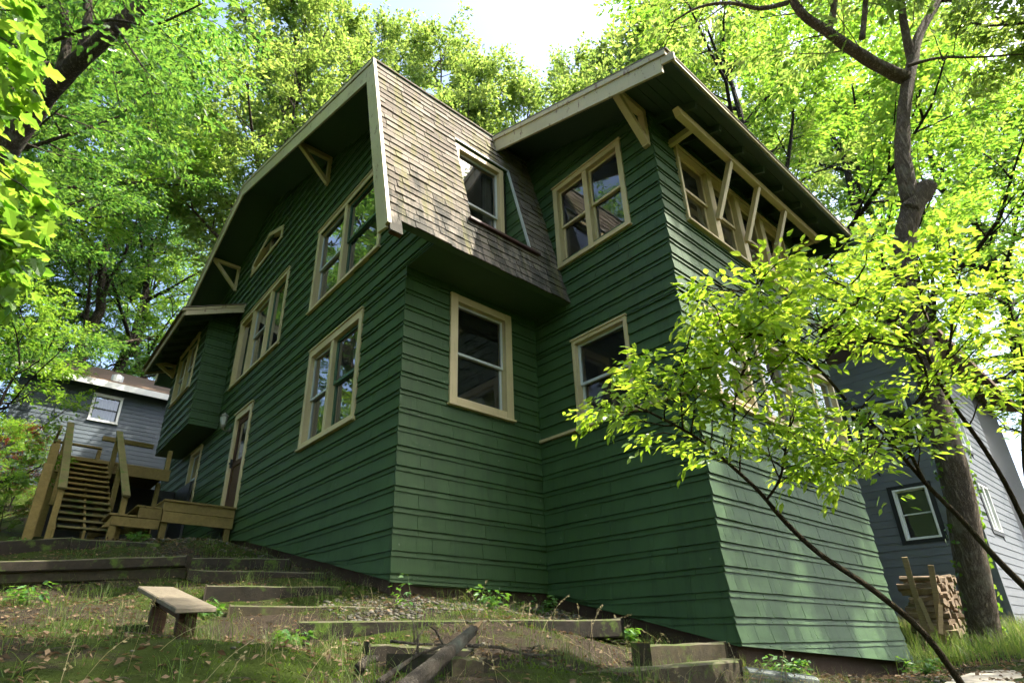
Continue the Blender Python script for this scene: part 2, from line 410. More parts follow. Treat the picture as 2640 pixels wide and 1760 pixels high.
ground = bpy.data.objects.new('ground', me); COL.objects.link(ground); ground['kind'] = 'structure'; ground['label'] = 'sloping woodland ground of dirt and moss around the houses'

# ------------------------------------------------------------------ shingle machinery
def frame2(o, r, n, z):
    f = frame(o, r, n); o = Vector(o); r = Vector(r); n = Vector(n); z = Vector(z)
    def g(u, v, d): return o + r * u + z * v + n * d
    g.o, g.r, g.n, g.z = o, r, n, z
    return g
def unit_shingle(name, mat, top=.3):
    p = [(0, 1, 0), (1, 1, 0), (1, 0, 0), (0, 0, 0), (0, top, 1), (1, top, 1), (1, 0, 1), (0, 0, 1)]
    me = bpy.data.meshes.new(name)
    me.from_pydata(p, [], [(3, 2, 1, 0)[::-1], (4, 5, 6, 7)[::-1], (0, 1, 5, 4)[::-1], (1, 2, 6, 5)[::-1], (2, 3, 7, 6)[::-1], (3, 0, 4, 7)[::-1]])
    me.materials.append(MATS[mat]); me.update(); return me
class Pieces:
    """tapered shingles or boards on a surface; the largest in view become parts of their own"""
    def __init__(s, name, mat, cap):
        s.items = []; s.name = name; s.mat = mat; s.cap = cap
    def add(s, F, u0, u1, v0, v1, dep, owner, lo=None, hi=None, doff=None, top=.3, skew=0.0):
        a0, a1, b0, b1 = v0, v0, v1, v1; clip = False
        if lo:
            a0 = max(v0, lo(u0)); a1 = max(v0, lo(u1)); clip |= a0 > v0 or a1 > v0
        if hi:
            b0 = min(v1, hi(u0)); b1 = min(v1, hi(u1)); clip |= b0 < v1 or b1 < v1
        if b0 - a0 < .008 and b1 - a1 < .008: return
        if b0 < a0: b0 = a0 + .002
        if b1 < a1: b1 = a1 + .002
        e = doff or (lambda v: 0.0)
        if skew: a0 += skew; a1 -= skew
        pts = [F(u0, a0, dep + e(a0)), F(u1, a1, dep + e(a1)), F(u1, a1, e(a1)), F(u0, a0, e(a0)),
               F(u0, b0, dep * top + e(b0)), F(u1, b1, dep * top + e(b1)), F(u1, b1, e(b1)), F(u0, b0, e(b0))]
        if doff and abs(e(a0)) > 1e-6: clip = True
        if skew: clip = True
        c = F((u0 + u1) / 2, (v0 + v1) / 2, 0)
        x, y, t = px_of(c)
        view = CAM - np.array(c); dist = np.linalg.norm(view)
        sc = (u1 - u0) * (v1 - v0) * max(0, float(np.dot(view / dist, np.array(F.n)))) / dist ** 2 if 0 < x < 2640 and 0 < y < 1760 and t > 0 else -1
        Mx = None
        if not clip:
            Mx = Matrix(((F.r.x * (u1 - u0), F.n.x * dep, F.z.x * (v1 - v0), 0), (F.r.y * (u1 - u0), F.n.y * dep, F.z.y * (v1 - v0), 0),
                         (F.r.z * (u1 - u0), F.n.z * dep, F.z.z * (v1 - v0), 0), (0, 0, 0, 1)))
            Mx.translation = F(u0, v0, 0)
        s.items.append((sc, Mx, pts, owner, top))
    def flush(s, house, stuff_name):
        s.items.sort(key=lambda a: -a[0] if a[1] is not None else 1)
        unit = unit_shingle(s.name, s.mat); n = 0; rest = []
        for sc, Mx, pts, owner, top in s.items:
            if n < s.cap and Mx is not None and sc > 0 and top == .3:
                o = bpy.data.objects.new(s.name, unit); COL.objects.link(o); put(o, owner)
                o.matrix_basis = Mx; n += 1
            else: rest.append(pts)
        if rest:
            V = np.array([[tuple(p) for p in q] for q in rest]).reshape(-1, 3)
            f = np.array([(3, 2, 1, 0), (4, 5, 6, 7), (0, 1, 5, 4), (1, 2, 6, 5), (2, 3, 7, 6), (3, 0, 4, 7)])
            FF = (f[None] + (np.arange(len(rest)) * 8)[:, None, None]).reshape(-1)
            me = mesh_np(stuff_name, V, FF, np.full(len(FF) // 4, 4)); me.materials.append(MATS[s.mat])
            o = bpy.data.objects.new(stuff_name, me); COL.objects.link(o); put(o, house); o['kind'] = 'stuff'
def free_intervals(u0, u1, va, vb, holes):
    iv = [(u0, u1)]
    for (a, b, c, d) in holes:
        if c < (va + vb) / 2 < d:
            nw = []
            for p, q in iv:
                if b <= p or a >= q: nw.append((p, q))
                else:
                    if a > p: nw.append((p, a))
                    if b < q: nw.append((b, q))
            iv = nw
    return [(p, q) for p, q in iv if q - p > .01]
PITCH, NARROW = .238, .062
def shingle_wall(P, F, u0, u1, z0, z1, holes, owner, lo=None, hi=None, doff=None, z_skip=None, wr=(.30, .85), ext=None):
    k0 = int(math.floor(z0 / PITCH)) - 1; k1 = int(math.ceil(z1 / PITCH)) + 1
    for k in range(k0, k1):
        zu = k * PITCH
        for va, vb, dep in ((zu, zu + PITCH - NARROW + .012, .034), (zu - NARROW, zu + .010, .028)):
            if vb < z0 or va > z1: continue
            if z_skip and z_skip[0] < (va + vb) / 2 < z_skip[1]: continue
            for p, q in free_intervals(u0, u1 + (ext(va) if ext else 0), max(va, z0), min(vb, z1), holes):
                u = p
                while u < q - 1e-4:
                    wd = rnd.uniform(*wr) if rnd.random() > .25 else rnd.uniform(wr[0] * .7, wr[0] * 1.3)
                    e = min(q, u + wd)
                    if q - e < .07: e = q
                    P.add(F, u + .0011, e - .0011, max(va, z0) + rnd.uniform(-.0025, .0025), min(vb, z1), dep * rnd.uniform(.93, 1.08), owner, lo, hi, doff,
                          skew=rnd.uniform(-.002, .002) if rnd.random() < .25 else 0)
                    u = e

# ------------------------------------------------------------------ windows
def window(parent, F, u0, u1, v0, v1, lights, label=None, cw=.095, cas='cream_paint', sill=True, mull=.10, proud=.048, deep=.13, stuff=None, name='window', head=0.0, lip=True):
    W = empty(name, F((u0 + u1) / 2, v0, 0), parent)
    if label: W['label'] = label
    mb = MB()
    mb.fbox(F, u0, u0 + cw, v0, v1, 0, proud); mb.fbox(F, u1 - cw, u1, v0, v1, 0, proud)
    mb.fbox(F, u0 + cw, u1 - cw, v1 - cw - head, v1 - .001, 0, proud - .003); mb.fbox(F, u0 + cw, u1 - cw, v0, v0 + cw * .8, 0, proud - .003)
    a0, a1, b0, b1 = u0 + cw, u1 - cw, v0 + cw * .8, v1 - cw - head
    mb.fbox(F, a0 - .03, a0, b0, b1, -deep, 0); mb.fbox(F, a1, a1 + .03, b0, b1, -deep, 0)
    mb.fbox(F, a0 - .03, a1 + .03, b1, b1 + .03, -deep, 0); mb.fbox(F, a0 - .03, a1 + .03, b0 - .03, b0, -deep, 0)
    mb.build('casing', cas, W, bevel=.003)
    if lip:
        mb = MB(); mb.fbox(F, u0 - .012, u1 + .012, v1, v1 + .022, 0, proud + .018); mb.build('head_trim', cas, W)
    if sill:
        mb = MB(); mb.fbox(F, u0 - .02, u1 + .02, v0 - .034, v0 - .001, 0, proud + .03); mb.build('sill', cas, W, bevel=.003)
    for k, L in enumerate(lights):
        p, q, sm, meet = L[:4]; fw = L[4] if len(L) > 4 else .038
        x0 = a0 + (a1 - a0) * p + (mull / 2 if p > .01 else 0); x1 = a0 + (a1 - a0) * q - (mull / 2 if q < .99 else 0)
        if q < .99:
            mb = MB(); xm = a0 + (a1 - a0) * q; mb.fbox(F, xm - mull / 2, xm + mull / 2, b0, b1, -deep, proud - .012); mb.build('mullion', cas, W, bevel=.003)
        spans = [(b0, b1, -.03)] if not meet else [(b0 + (b1 - b0) * meet - .02, b1, -.025), (b0, b0 + (b1 - b0) * meet + .02, -.06)]
        for (c0, c1, d) in spans:
            mb = MB()
            mb.fbox(F, x0, x0 + fw, c0, c1, d - .03, d); mb.fbox(F, x1 - fw, x1, c0, c1, d - .03, d)
            mb.fbox(F, x0 + fw, x1 - fw, c0, c0 + fw, d - .03, d - .002); mb.fbox(F, x0 + fw, x1 - fw, c1 - fw, c1, d - .03, d - .002)
            s_ = mb.build('sash', sm, W)
            mb = MB(); e = d - .015
            mb.quadmesh([F(x0 + fw - .004, c0 + fw - .004, e), F(x1 - fw + .004, c0 + fw - .004, e), F(x1 - fw + .004, c1 - fw + .004, e), F(x0 + fw - .004, c1 - fw + .004, e)], [(0, 1, 2, 3)])
            mb.build('pane', 'glass', W)
        if stuff and k in stuff:
            kind, f0, f1 = stuff[k]
            mb = MB(); n = 24
            for j in range(n):
                ua = x0 + (x1 - x0) * (f0 + (f1 - f0) * j / n); ub = x0 + (x1 - x0) * (f0 + (f1 - f0) * (j + 1) / n)
                da = -.2 + .03 * math.sin(j * 1.9); db = -.2 + .03 * math.sin((j + 1) * 1.9)
                mb.quadmesh([F(ua, b0, da), F(ub, b0, db), F(ub, b1, db), F(ua, b1, da)], [(0, 1, 2, 3)])
            mb.build('curtain', kind, W)
    return (a0 - .02, a1 + .02, b0 - .02, b1 + .02)

# ------------------------------------------------------------------ the green house
house = empty('shingled_house', (0, 0, -2.1))
tag(house, 'large dark green shingled house with cream trim and gambrel roof', 'house')
F_GAB = frame((0, 0, 0), (0, -1, 0), (-1, 0, 0))          # u = -Y
F_AB = frame((0, 0, 0), (1, 0, 0), (0, -1, 0))            # u = X
F_BC = frame((B_X, 0, 0), (0, -1, 0), (-1, 0, 0))         # u = -Y
F_CD = frame((B_X, -C_Y, 0), (1, 0, 0), (0, -1, 0))       # u = X - B_X
BAYX, BAY0, BAY1 = -.63, 8.2, 11.35
F_BAY = frame((BAYX, 0, 0), (0, -1, 0), (-1, 0, 0))
F_BAYS = frame((BAYX, BAY0, 0), (1, 0, 0), (0, -1, 0))
JET = 2.04                                                # underside of the jettied upper floor
SL_Y0, SL_Z0, SLK = -.76, 2.02, .236                      # steep roof: Y = SL_Y0 + SLK (z - SL_Z0)
PK = (.03, 5.46); RG = (6.77, 7.93); PK2 = (13.51, 5.46); ROOF_T = .17
def roof_under(Y):
    return (RG[1] - .366 * abs(Y - RG[0])) - ROOF_T
SUN_S = .382
def wing_top(Y): return PK[1] + SUN_S * (Y - PK[0])

aluw = 'aluminium'
h_gab = []
low = window(house, F_GAB, -3.0, -1.15, .20, 1.92, [(0, .47, aluw, .5), (.47, 1, 'green_trim', .5, .05)], head=.03)
up = window(house, F_GAB, -3.31, -.80, 2.83, 4.62, [(0, .45, aluw, .5), (.45, 1, 'green_trim', .5, .05)])
mid = window(house, F_GAB, -7.71, -4.71, 2.83, 4.61, [(0, .30, 'cream_paint', 0), (.30, .68, aluw, .55), (.68, 1, 'green_trim', 0, .05)], stuff={1: ('curtain', 0.0, .25)})
uw = window(house, F_GAB, -10.15, -9.17, .45, 1.86, [(0, 1, aluw, .5)])
h_gab += [low, up, mid, uw]
# door with cream casing
door = empty('door', (0, 6.2, -.28), house)
mb = MB()
mb.fbox(F_GAB, -6.73, -6.62, -.28, 1.90, 0, .05); mb.fbox(F_GAB, -5.81, -5.70, -.28, 1.90, 0, .05); mb.fbox(F_GAB, -6.62, -5.81, 1.76, 1.899, 0, .047)
mb.fbox(F_GAB, -6.65, -6.62, -.28, 1.78, -.12, 0); mb.fbox(F_GAB, -5.81, -5.78, -.28, 1.78, -.12, 0)
mb.build('casing', 'cream_paint', door, bevel=.003)
mb = MB(); mb.fbox(F_GAB, -6.76, -5.67, 1.90, 1.925, 0, .075); mb.build('head_trim', 'cream_paint', door)
mb = MB()
for a in ((-6.62, -6.53, -.26, 1.76), (-5.90, -5.81, -.26, 1.76), (-6.53, -5.90, -.26, .02), (-6.53, -5.90, .72, .82), (-6.53, -5.90, 1.66, 1.76)): mb.fbox(F_GAB, *a, -.05, -.01)
mb.build('screen_door', 'bench_leg', door)
mb = MB()
mb.quadmesh([F_GAB(-6.53, .82, -.03), F_GAB(-5.90, .82, -.03), F_GAB(-5.90, 1.66, -.03), F_GAB(-6.53, 1.66, -.03)], [(0, 1, 2, 3)])
mb.build('pane', 'glass', door)
mb = MB(); mb.fbox(F_GAB, -6.53, -5.90, .02, .72, -.045, -.03); mb.build('kick_panel', 'bench_leg', door)
mb = MB(); mb.fbox(F_GAB, -6.6, -6.57, .72, .9, -.01, .035); mb.fbox(F_GAB, -6.6, -6.57, .79, .82, .03, .06); mb.build('handle', 'black_trim', door)
h_gab.append((-6.64, -5.79, -.4, 1.80))
# attic window: low five-sided light under the ridge
att = empty('window', (0, 6.6, 5.95), house); att['label'] = 'small five-sided attic light high under the ridge'
outer = [(-7.62, 5.90), (-5.58, 5.90), (-5.58, 6.27), (-6.60, 6.66), (-7.62, 6.27)]
inner = [(-7.52, 5.98), (-5.68, 5.98), (-5.68, 6.19), (-6.60, 6.55), (-7.52, 6.19)]
mb = MB()
for k in range(5):
    a, b, c, d = outer[k], outer[(k + 1) % 5], inner[(k + 1) % 5], inner[k]
    mb.hexa([F_GAB(*a, .05), F_GAB(*b, .05), F_GAB(*b, 0), F_GAB(*a, 0), F_GAB(*d, .05), F_GAB(*c, .05), F_GAB(*c, -.08), F_GAB(*d, -.08)])
mb.build('casing', 'cream_paint', att)
mb = sheet(F_GAB, inner, d=-.05); mb.build('pane', 'glass', att)
mb = MB(); mb.fbox(F_GAB, -6.62, -6.58, 5.98, 6.54, -.06, -.02); mb.build('mullion', 'cream_paint', att)
h_gab.append((-7.55, -5.65, 5.95, 6.45))
hA = [window(house, F_AB, .69, 1.81, .235, 1.90, [(0, 1, aluw, .47)], cw=.125, head=-.01, lip=False, proud=.05)]
hBC = [window(house, F_BC, .755, 1.72, .085, 1.34, [(0, 1, aluw, .47)], cw=.055, sill=False, deep=.16),
       window(house, F_BC, .60, 1.985, 2.69, 4.25, [(0, .48, 'cream_paint', .5), (.48, 1, 'cream_paint', .52)], cw=.085, mull=.09)]
hCD = [window(house, F_CD, .50 + k, 1.42 + k, .085, 1.335, [(0, 1, aluw, .5)], cw=.06, sill=False, lip=False, stuff={0: ('curtain', 0, 1.0 if k else .4)}) for k in (0.0, 1.24, 2.48 + .48)]
hCD.append(window(house, F_CD, .52, 3.84, 2.70, 4.06, [(0, .26, 'cream_paint', .52, .05), (.26, .515, 'cream_paint', .52, .05), (.515, .77, 'cream_paint', .52, .05), (.77, 1, 'cream_paint', .52, .05)], cw=.05, mull=.15, proud=.06))
hBAY = [window(house, F_BAY, -10.75, -8.86, 3.17, 4.63, [(0, .5, aluw, .5), (.5, 1, aluw, .5)], cw=.08)]

def zb_gab(u):
    Y = -u
    return -1.98 + .208 * Y if Y < 5.4 else max(-.86, -.86 + .06 * (Y - 5.4))
def zt_gab(u):
    Y = -u
    if Y < PK[0]: return SL_Z0 + (Y - SL_Y0) / SLK - .42
    return roof_under(Y)
def zb_ab(u): return -2.0 - .01 * u
def zb_bc(u): return -2.03 - .245 * u
def zb_cd(u): return -2.645 - .058 * u
def zt_bc(u): return min(wing_top(-u) - .10, SL_Z0 + (-u - SL_Y0) / SLK if False else 9)
def hole_pts(h): return [(h[0], h[2]), (h[1], h[2]), (h[1], h[3]), (h[0], h[3])]
def flare(v): return .075 * max(0.0, (-1.95 - v) / .95) ** 2
# backing walls
outline = [(-13.4, zb_gab(-13.4)), (-5.4, zb_gab(-5.4)), (0, -1.98), (0, JET), (.58, JET), (.58, 2.42), (-.02, 4.95), (-RG[0], roof_under(RG[0]) + .05), (-13.4, roof_under(13.4) + .05)]
w_gab = sheet(F_GAB, outline, [hole_pts(h) for h in h_gab[:5]] + [inner], -.004).build('wall', 'green_paint', house)
w_ab = sheet(F_AB, rect(0, B_X, -2.02, JET + .3), [hole_pts(h) for h in hA], -.004).build('wall', 'green_paint', house)
w_bc = sheet(F_BC, [(-.3, -2.05), (0, -2.05), (C_Y, -2.64), (C_Y, wing_top(-C_Y) - .06), (-.3, wing_top(.3) - .06)], [hole_pts(h) for h in hBC], -.004).build('wall', 'green_paint', house)
w_cd = sheet(F_CD, [(0, -2.645), (D_X, -2.9), (D_X, 4.43), (0, 4.43)], [hole_pts(h) for h in hCD], -.004).build('wall', 'green_paint', house)
w_bay = sheet(F_BAY, rect(-BAY1, -BAY0, 2.0, 5.05), [hole_pts(h) for h in hBAY], -.004).build('wall', 'green_paint', house)
w_bays = sheet(F_BAYS, rect(0, -BAYX, 2.0, 5.1), [], -.004).build('wall', 'green_paint', house)
mb = MB()   # sides nobody sees from here, floors that keep the rooms dark
mb.box((6.775, -C_Y, -2.95), (6.80, 13.4, 5.4)); mb.box((.01, 13.4, -1), (6.775, 13.45, 5.3)); mb.box((BAYX, BAY1, 2.0), (0, BAY1 + .02, 5.0))
mb.build('wall', 'green_paint', house)
mb = MB()
mb.box((.01, .01, -.36), (6.77, 13.39, -.30)); mb.box((B_X + .01, -C_Y + .01, -.30), (6.77, .01, -.2)); mb.box((.012, .012, JET + .12), (6.77, 13.39, JET + .18))
mb.box((B_X + .012, -C_Y + .012, JET + .1), (6.768, 0, JET + .17)); mb.box((3.4, .2, -.3), (3.45, 13, 5.2)); mb.box((.02, 4.2, -.3), (3.4, 4.25, 5.2)); mb.box((.02, 8.0, -.3), (3.4, 8.05, 5.2))
mb.box((B_X + .02, -.35, -.3), (6.77, -.3, 4.9))
mb.build('interior', 'interior', house)

WS = Pieces('shingle', 'green_paint', 300)
shingle_wall(WS, F_GAB, -13.4, 0, -2.0, JET, h_gab, w_gab, zb_gab, None)
shingle_wall(WS, F_GAB, -13.4, .58, JET, 7.7, h_gab, w_gab, None, zt_gab, ext=lambda v: min(0.0, -(SL_Y0 + SLK * (v + .2 - SL_Z0)) - .06 - .58))
shingle_wall(WS, F_AB, -.033, B_X, -2.06, JET, hA, w_ab, zb_ab)
shingle_wall(WS, F_BC, -.25, C_Y, -2.7, .02, hBC, w_bc, zb_bc, zt_bc, ext=flare)
shingle_wall(WS, F_BC, -.25, C_Y, 1.335, 5.5, hBC, w_bc, zb_bc, zt_bc, wr=(.16, .42))
shingle_wall(WS, F_CD, -.033, D_X, -3.0, 4.40, hCD, w_cd, zb_cd, None, flare, z_skip=(.02, 1.335), wr=(.13, .36))
shingle_wall(WS, F_BAY, -BAY1, -BAY0, 2.0, 5.0, hBAY, w_bay)
shingle_wall(WS, F_BAYS, 0, -BAYX, 2.0, 5.1, [], w_bays)
# dormer cheek, set back in the steep roof
DX0, DX1, DZ0, DZ1, DYW = .62, 1.73, 2.76, 4.62, -.10
F_CH = frame((DX1, 0, 0), (0, -1, 0), (-1, 0, 0))
def hi_ch(u): return SL_Z0 + (-u - SL_Y0) / SLK + .02
def lo_ch(u): return DZ0
F_CHL = frame((DX0, 0, 0), (0, 1, 0), (1, 0, 0))
WS2 = WS
cheek = MB(); cheek.quadmesh([(DX1, DYW, DZ0), (DX1, -.585, DZ0), (DX1, -.15, DZ1), (DX1, DYW, DZ1)], [(0, 1, 2, 3)])
cheek.quadmesh([(DX0, DYW, DZ0), (DX0, DYW, DZ1), (DX0, -.15, DZ1), (DX0, -.585, DZ0)], [(0, 1, 2, 3)])
w_ch = cheek.build('wall', 'green_paint', house)
class Lim: pass
k = 0
v = DZ0
while v < DZ1 - .02:     # cheek shingles follow the slope of the roof
    for dv, dep in ((.17, .018), (.065, .012)):
        t0, t1 = v, min(v + dv + .01, DZ1)
        yo0 = SL_Y0 + SLK * (t0 - SL_Z0) + .01; yo1 = SL_Y0 + SLK * (t1 - SL_Z0) + .01
        if yo1 < DYW - .03:
            mbp = [F_CH(-DYW, t0, dep), F_CH(-yo0, t0, dep), F_CH(-yo0, t0, 0), F_CH(-DYW, t0, 0), F_CH(-DYW, t1, .004), F_CH(-yo1, t1, .004), F_CH(-yo1, t1, 0), F_CH(-DYW, t1, 0)]
            WS.items.append((-1, None, mbp, w_ch, .3))
        v += dv
WS.flush(house, 'wall_shingles')

# lap siding between the wing's sill and the first floor
CB = Pieces('clapboard', 'green_paint', 200)
z = .045; rows = []
while z < 1.30: rows.append((z, min(z + .178, 1.335))); z += .168
for va, vb in rows:
    for p, q in free_intervals(0.012, C_Y, va, vb, [(.76, 1.715, 0, 1.34)]): CB.add(F_BC, p, q, va, vb, .034, w_bc)
    for p, q in free_intervals(-.033, D_X, va, vb, [(.51 + k, 1.41 + k, 0, 1.34) for k in (0, 1.24, 2.96)]): CB.add(F_CD, p, q, va, vb, .03, w_cd)
CB.flush(house, 'clapboards')

# trim: water table of the wing, corner beads, foundation
mb = MB(); mb.fbox(F_BC, .005, C_Y + .0, .0, .042, 0, .065); mb.build('water_table', 'cream_paint', house, bevel=.003)
mb = MB(); mb.fbox(F_CD, -.065, D_X - .36, .0, .044, 0, .067); mb.build('water_table', 'cream_paint', house, bevel=.003)
mb = MB()
def bot(F, fn, u0, u1, d):
    return [F(u0, fn(u0) - 1.3, d), F(u1, fn(u1) - 1.3, d), F(u1, fn(u1) - 1.3, d - .25), F(u0, fn(u0) - 1.3, d - .25), F(u0, fn(u0) + .02, d), F(u1, fn(u1) + .02, d), F(u1, fn(u1) + .02, d - .25), F(u0, fn(u0) + .02, d - .25)]
mb.hexa(bot(F_GAB, zb_gab, -5.4, 0, -.03)); mb.hexa(bot(F_GAB, zb_gab, -13.4, -5.4, -.03)); mb.hexa(bot(F_AB, zb_ab, .0, B_X + .02, -.03)); mb.hexa(bot(F_BC, zb_bc, 0, C_Y - .02, -.03)); mb.hexa(bot(F_CD, zb_cd, .02, D_X, -.03))
mb.build('foundation', 'foundation', house)

# ---- roofs
F_ST = frame2((-.75, SL_Y0, SL_Z0), (1, 0, 0), (0, -1 / math.hypot(1, SLK), SLK / math.hypot(1, SLK)), (0, SLK / math.hypot(1, SLK), 1 / math.hypot(1, SLK)))
SLEN = (PK[1] - SL_Z0) * math.hypot(1, SLK)
def zs(z): return (z - SL_Z0) * math.hypot(1, SLK)
RW = B_X + .75
roof = sheet(F_ST, rect(0, RW, -.02, SLEN), [rect(DX0 + .75, DX1 + .75, zs(DZ0), zs(DZ1))], 0)
back = sheet(F_ST, rect(0, RW, -.02, SLEN), [rect(DX0 + .75, DX1 + .75, zs(DZ0), zs(DZ1))], -.09)
k = len(roof.v); roof.v += back.v; roof.f += [tuple(i + k for i in reversed(f)) for f in back.f]
roof.hexa([F_ST(0, -.02, 0), F_ST(RW, -.02, 0), F_ST(RW, -.02, -.09), F_ST(0, -.02, -.09), F_ST(0, -.015, 0), F_ST(RW, -.015, 0), F_ST(RW, -.015, -.09), F_ST(0, -.015, -.09)])
steep = roof.build('roof', 'soffit_paint', house)
RS = Pieces('roof_shingle', 'roof_asphalt', 300)
EXP = .131; r_i = 0; v = -.03
while v < SLEN - .02:
    off = rnd.uniform(0, .2); vt = min(v + EXP + .02, SLEN + .004)
    for p, q in free_intervals(-.015, RW, v, vt - .02, [(DX0 + .75, DX1 + .75, zs(DZ0) - .05, zs(DZ1) + .03)]):
        u = p
        first = True
        while u < q - 1e-3:
            e = min(q, u + (off + .06 if first else rnd.choice([.2, .24, .27, .3]))); first = False
            if q - e < .06: e = q
            RS.add(F_ST, u + .0035, e - .0035, v + rnd.uniform(-.010, .010), vt, rnd.uniform(.013, .027), steep)
            u = e
    v += EXP; r_i += 1
RS.flush(house, 'roof_shingles')
mb = MB()   # loose end of the eave at the gable corner
for j in range(2): mb.fbox(F_ST, -.012, .16, -.03 - .125 * (j + 1), -.03 - .125 * j + .01, .0, .016)
mb.build('roof_shingle', 'roof_asphalt', steep)
mb = MB(); mb.fbox(F_ST, .0, .15, -.285, -.255, -.05, .0); mb.fbox(F_ST, .005, .145, -.255, -.02, -.05, -.003); mb.build('rake_end', 'bench_leg', house)

def slab(P, Q, x0, x1, th):
    (y0, z0), (y1, z1) = P, Q
    m_ = MB(); m_.hexa([(x0, y0, z0 - th), (x1, y0, z0 - th), (x1, y1, z1 - th), (x0, y1, z1 - th), (x0, y0, z0), (x1, y0, z0), (x1, y1, z1), (x0, y1, z1)]); return m_
PK3 = (13.72, 4.85)
mb = slab(PK, RG, -.75, 1.63, ROOF_T); mb2 = slab(RG, PK2, -.75, 7.5, ROOF_T)
mb3 = slab(PK, RG, 1.63, 7.5, .09)
for m2 in (mb2, mb3):
    k = len(mb.v); mb.v += m2.v; mb.f += [tuple(i + k for i in f) for f in m2.f]
mb.hexa([(-.75, PK2[0] - .12, PK2[1] - .1), (7.5, PK2[0] - .12, PK2[1] - .1), (7.5, PK2[0], PK2[1]), (-.75, PK2[0], PK2[1]), (-.75, PK3[0] - .12, PK3[1]), (7.5, PK3[0] - .12, PK3[1]), (7.5, PK3[0], PK3[1]), (-.75, PK3[0], PK3[1])])
mb.build('roof', 'soffit_paint', house)
# roof covering of the upper slopes
mb = slab((PK[0] - .02, PK[1] + .02), (RG[0], RG[1] + .03), -.80, 1.60, .028); m2 = slab((RG[0], RG[1] + .03), (PK2[0] + .02, PK2[1] + .02), -.80, 7.5, .028)
k = len(mb.v); mb.v += m2.v; mb.f += [tuple(i + k for i in f) for f in m2.f]
m2 = slab((-3.31, wing_top(-3.31) + .03), (PK[0], PK[1] + .03), 1.57, 7.42, .028); k = len(mb.v); mb.v += m2.v; mb.f += [tuple(i + k for i in f) for f in m2.f]
m2 = slab((PK[0], PK[1] + .03), (RG[0], RG[1] + .031), 1.60, 7.5, .028); k = len(mb.v); mb.v += m2.v; mb.f += [tuple(i + k for i in f) for f in m2.f]
mb.build('roof_covering', 'roof_asphalt', house)
def board(P, Q, sh0, sh1, x0, x1, name, mat):
    """board in a plane X = const between the profile P-Q and the profile moved by the shifts"""
    (y0, z0), (y1, z1) = P, Q; a, b = sh0; c, d = sh1
    m_ = MB(); m_.hexa([(x0, y0 + a, z0 + b), (x1, y0 + a, z0 + b), (x1, y1 + c, z1 + d), (x0, y1 + c, z1 + d), (x0, y0, z0), (x1, y0, z0), (x1, y1, z1), (x0, y1, z1)])
    return m_.build(name, mat, house, bevel=.003)
# rake boards of the gable
board((PK[0] + .02, PK[1] - .075), (RG[0], RG[1] - .075), (.10, -.28), (0, -.30), -.785, -.752, 'rake_board', 'cream_trim')
board((PK[0] - .02, PK[1] - .008), (RG[0], RG[1] - .002), (0, -.068), (0, -.072), -.80, -.754, 'rake_moulding', 'cream_trim')
board((RG[0], RG[1] - .075), (PK2[0], PK2[1] - .075), (0, -.30), (0, -.28), -.785, -.752, 'rake_board', 'cream_trim')
board((RG[0], RG[1] - .002), (PK2[0], PK2[1] - .005), (0, -.072), (0, -.068), -.80, -.754, 'rake_moulding', 'cream_trim')
yb = SL_Y0 + SLK * (1.80 - SL_Z0)
mb = MB(); y1 = PK[0] - .01
mb.hexa([(-.79, yb + .03, 1.80), (-.753, yb + .03, 1.80), (-.753, yb + .235, 1.84), (-.79, yb + .235, 1.84), (-.79, y1 + .02, PK[1] - .09), (-.753, y1 + .02, PK[1] - .09), (-.753, y1 + .23, PK[1] - .09 + .07), (-.79, y1 + .23, PK[1] - .09 + .07)])
mb.build('rake_board', 'cream_trim', house, bevel=.003)
mb = MB(); mb.hexa([(-.80, yb - .03, 1.84), (-.754, yb - .03, 1.84), (-.754, yb + .028, 1.84), (-.80, yb + .028, 1.84), (-.80, y1 - .03, PK[1] - .03), (-.754, y1 - .03, PK[1] - .03), (-.754, y1 + .02, PK[1] - .03), (-.80, y1 + .02, PK[1] - .03)])
mb.build('rake_moulding', 'cream_trim', house)
board((PK2[0] - .2, PK2[1] - .1), (PK3[0] - .2, PK3[1]), (-.2, 0), (-.2, 0), -.785, -.752, 'rake_board', 'cream_trim')
# jetty soffit and its trim
mb = MB(); mb.box((-.02, -.70, JET - .02), (B_X, .0, JET)); mb.box((.02, -.60, JET), (B_X, -.57, JET + .25)); mb.build('jetty_soffit', 'soffit_paint', house)
mb = MB(); mb.box((-.03, -.735, JET - .035), (B_X - .003, -.70, JET + .04)); mb.build('eave_board', 'green_trim', house)
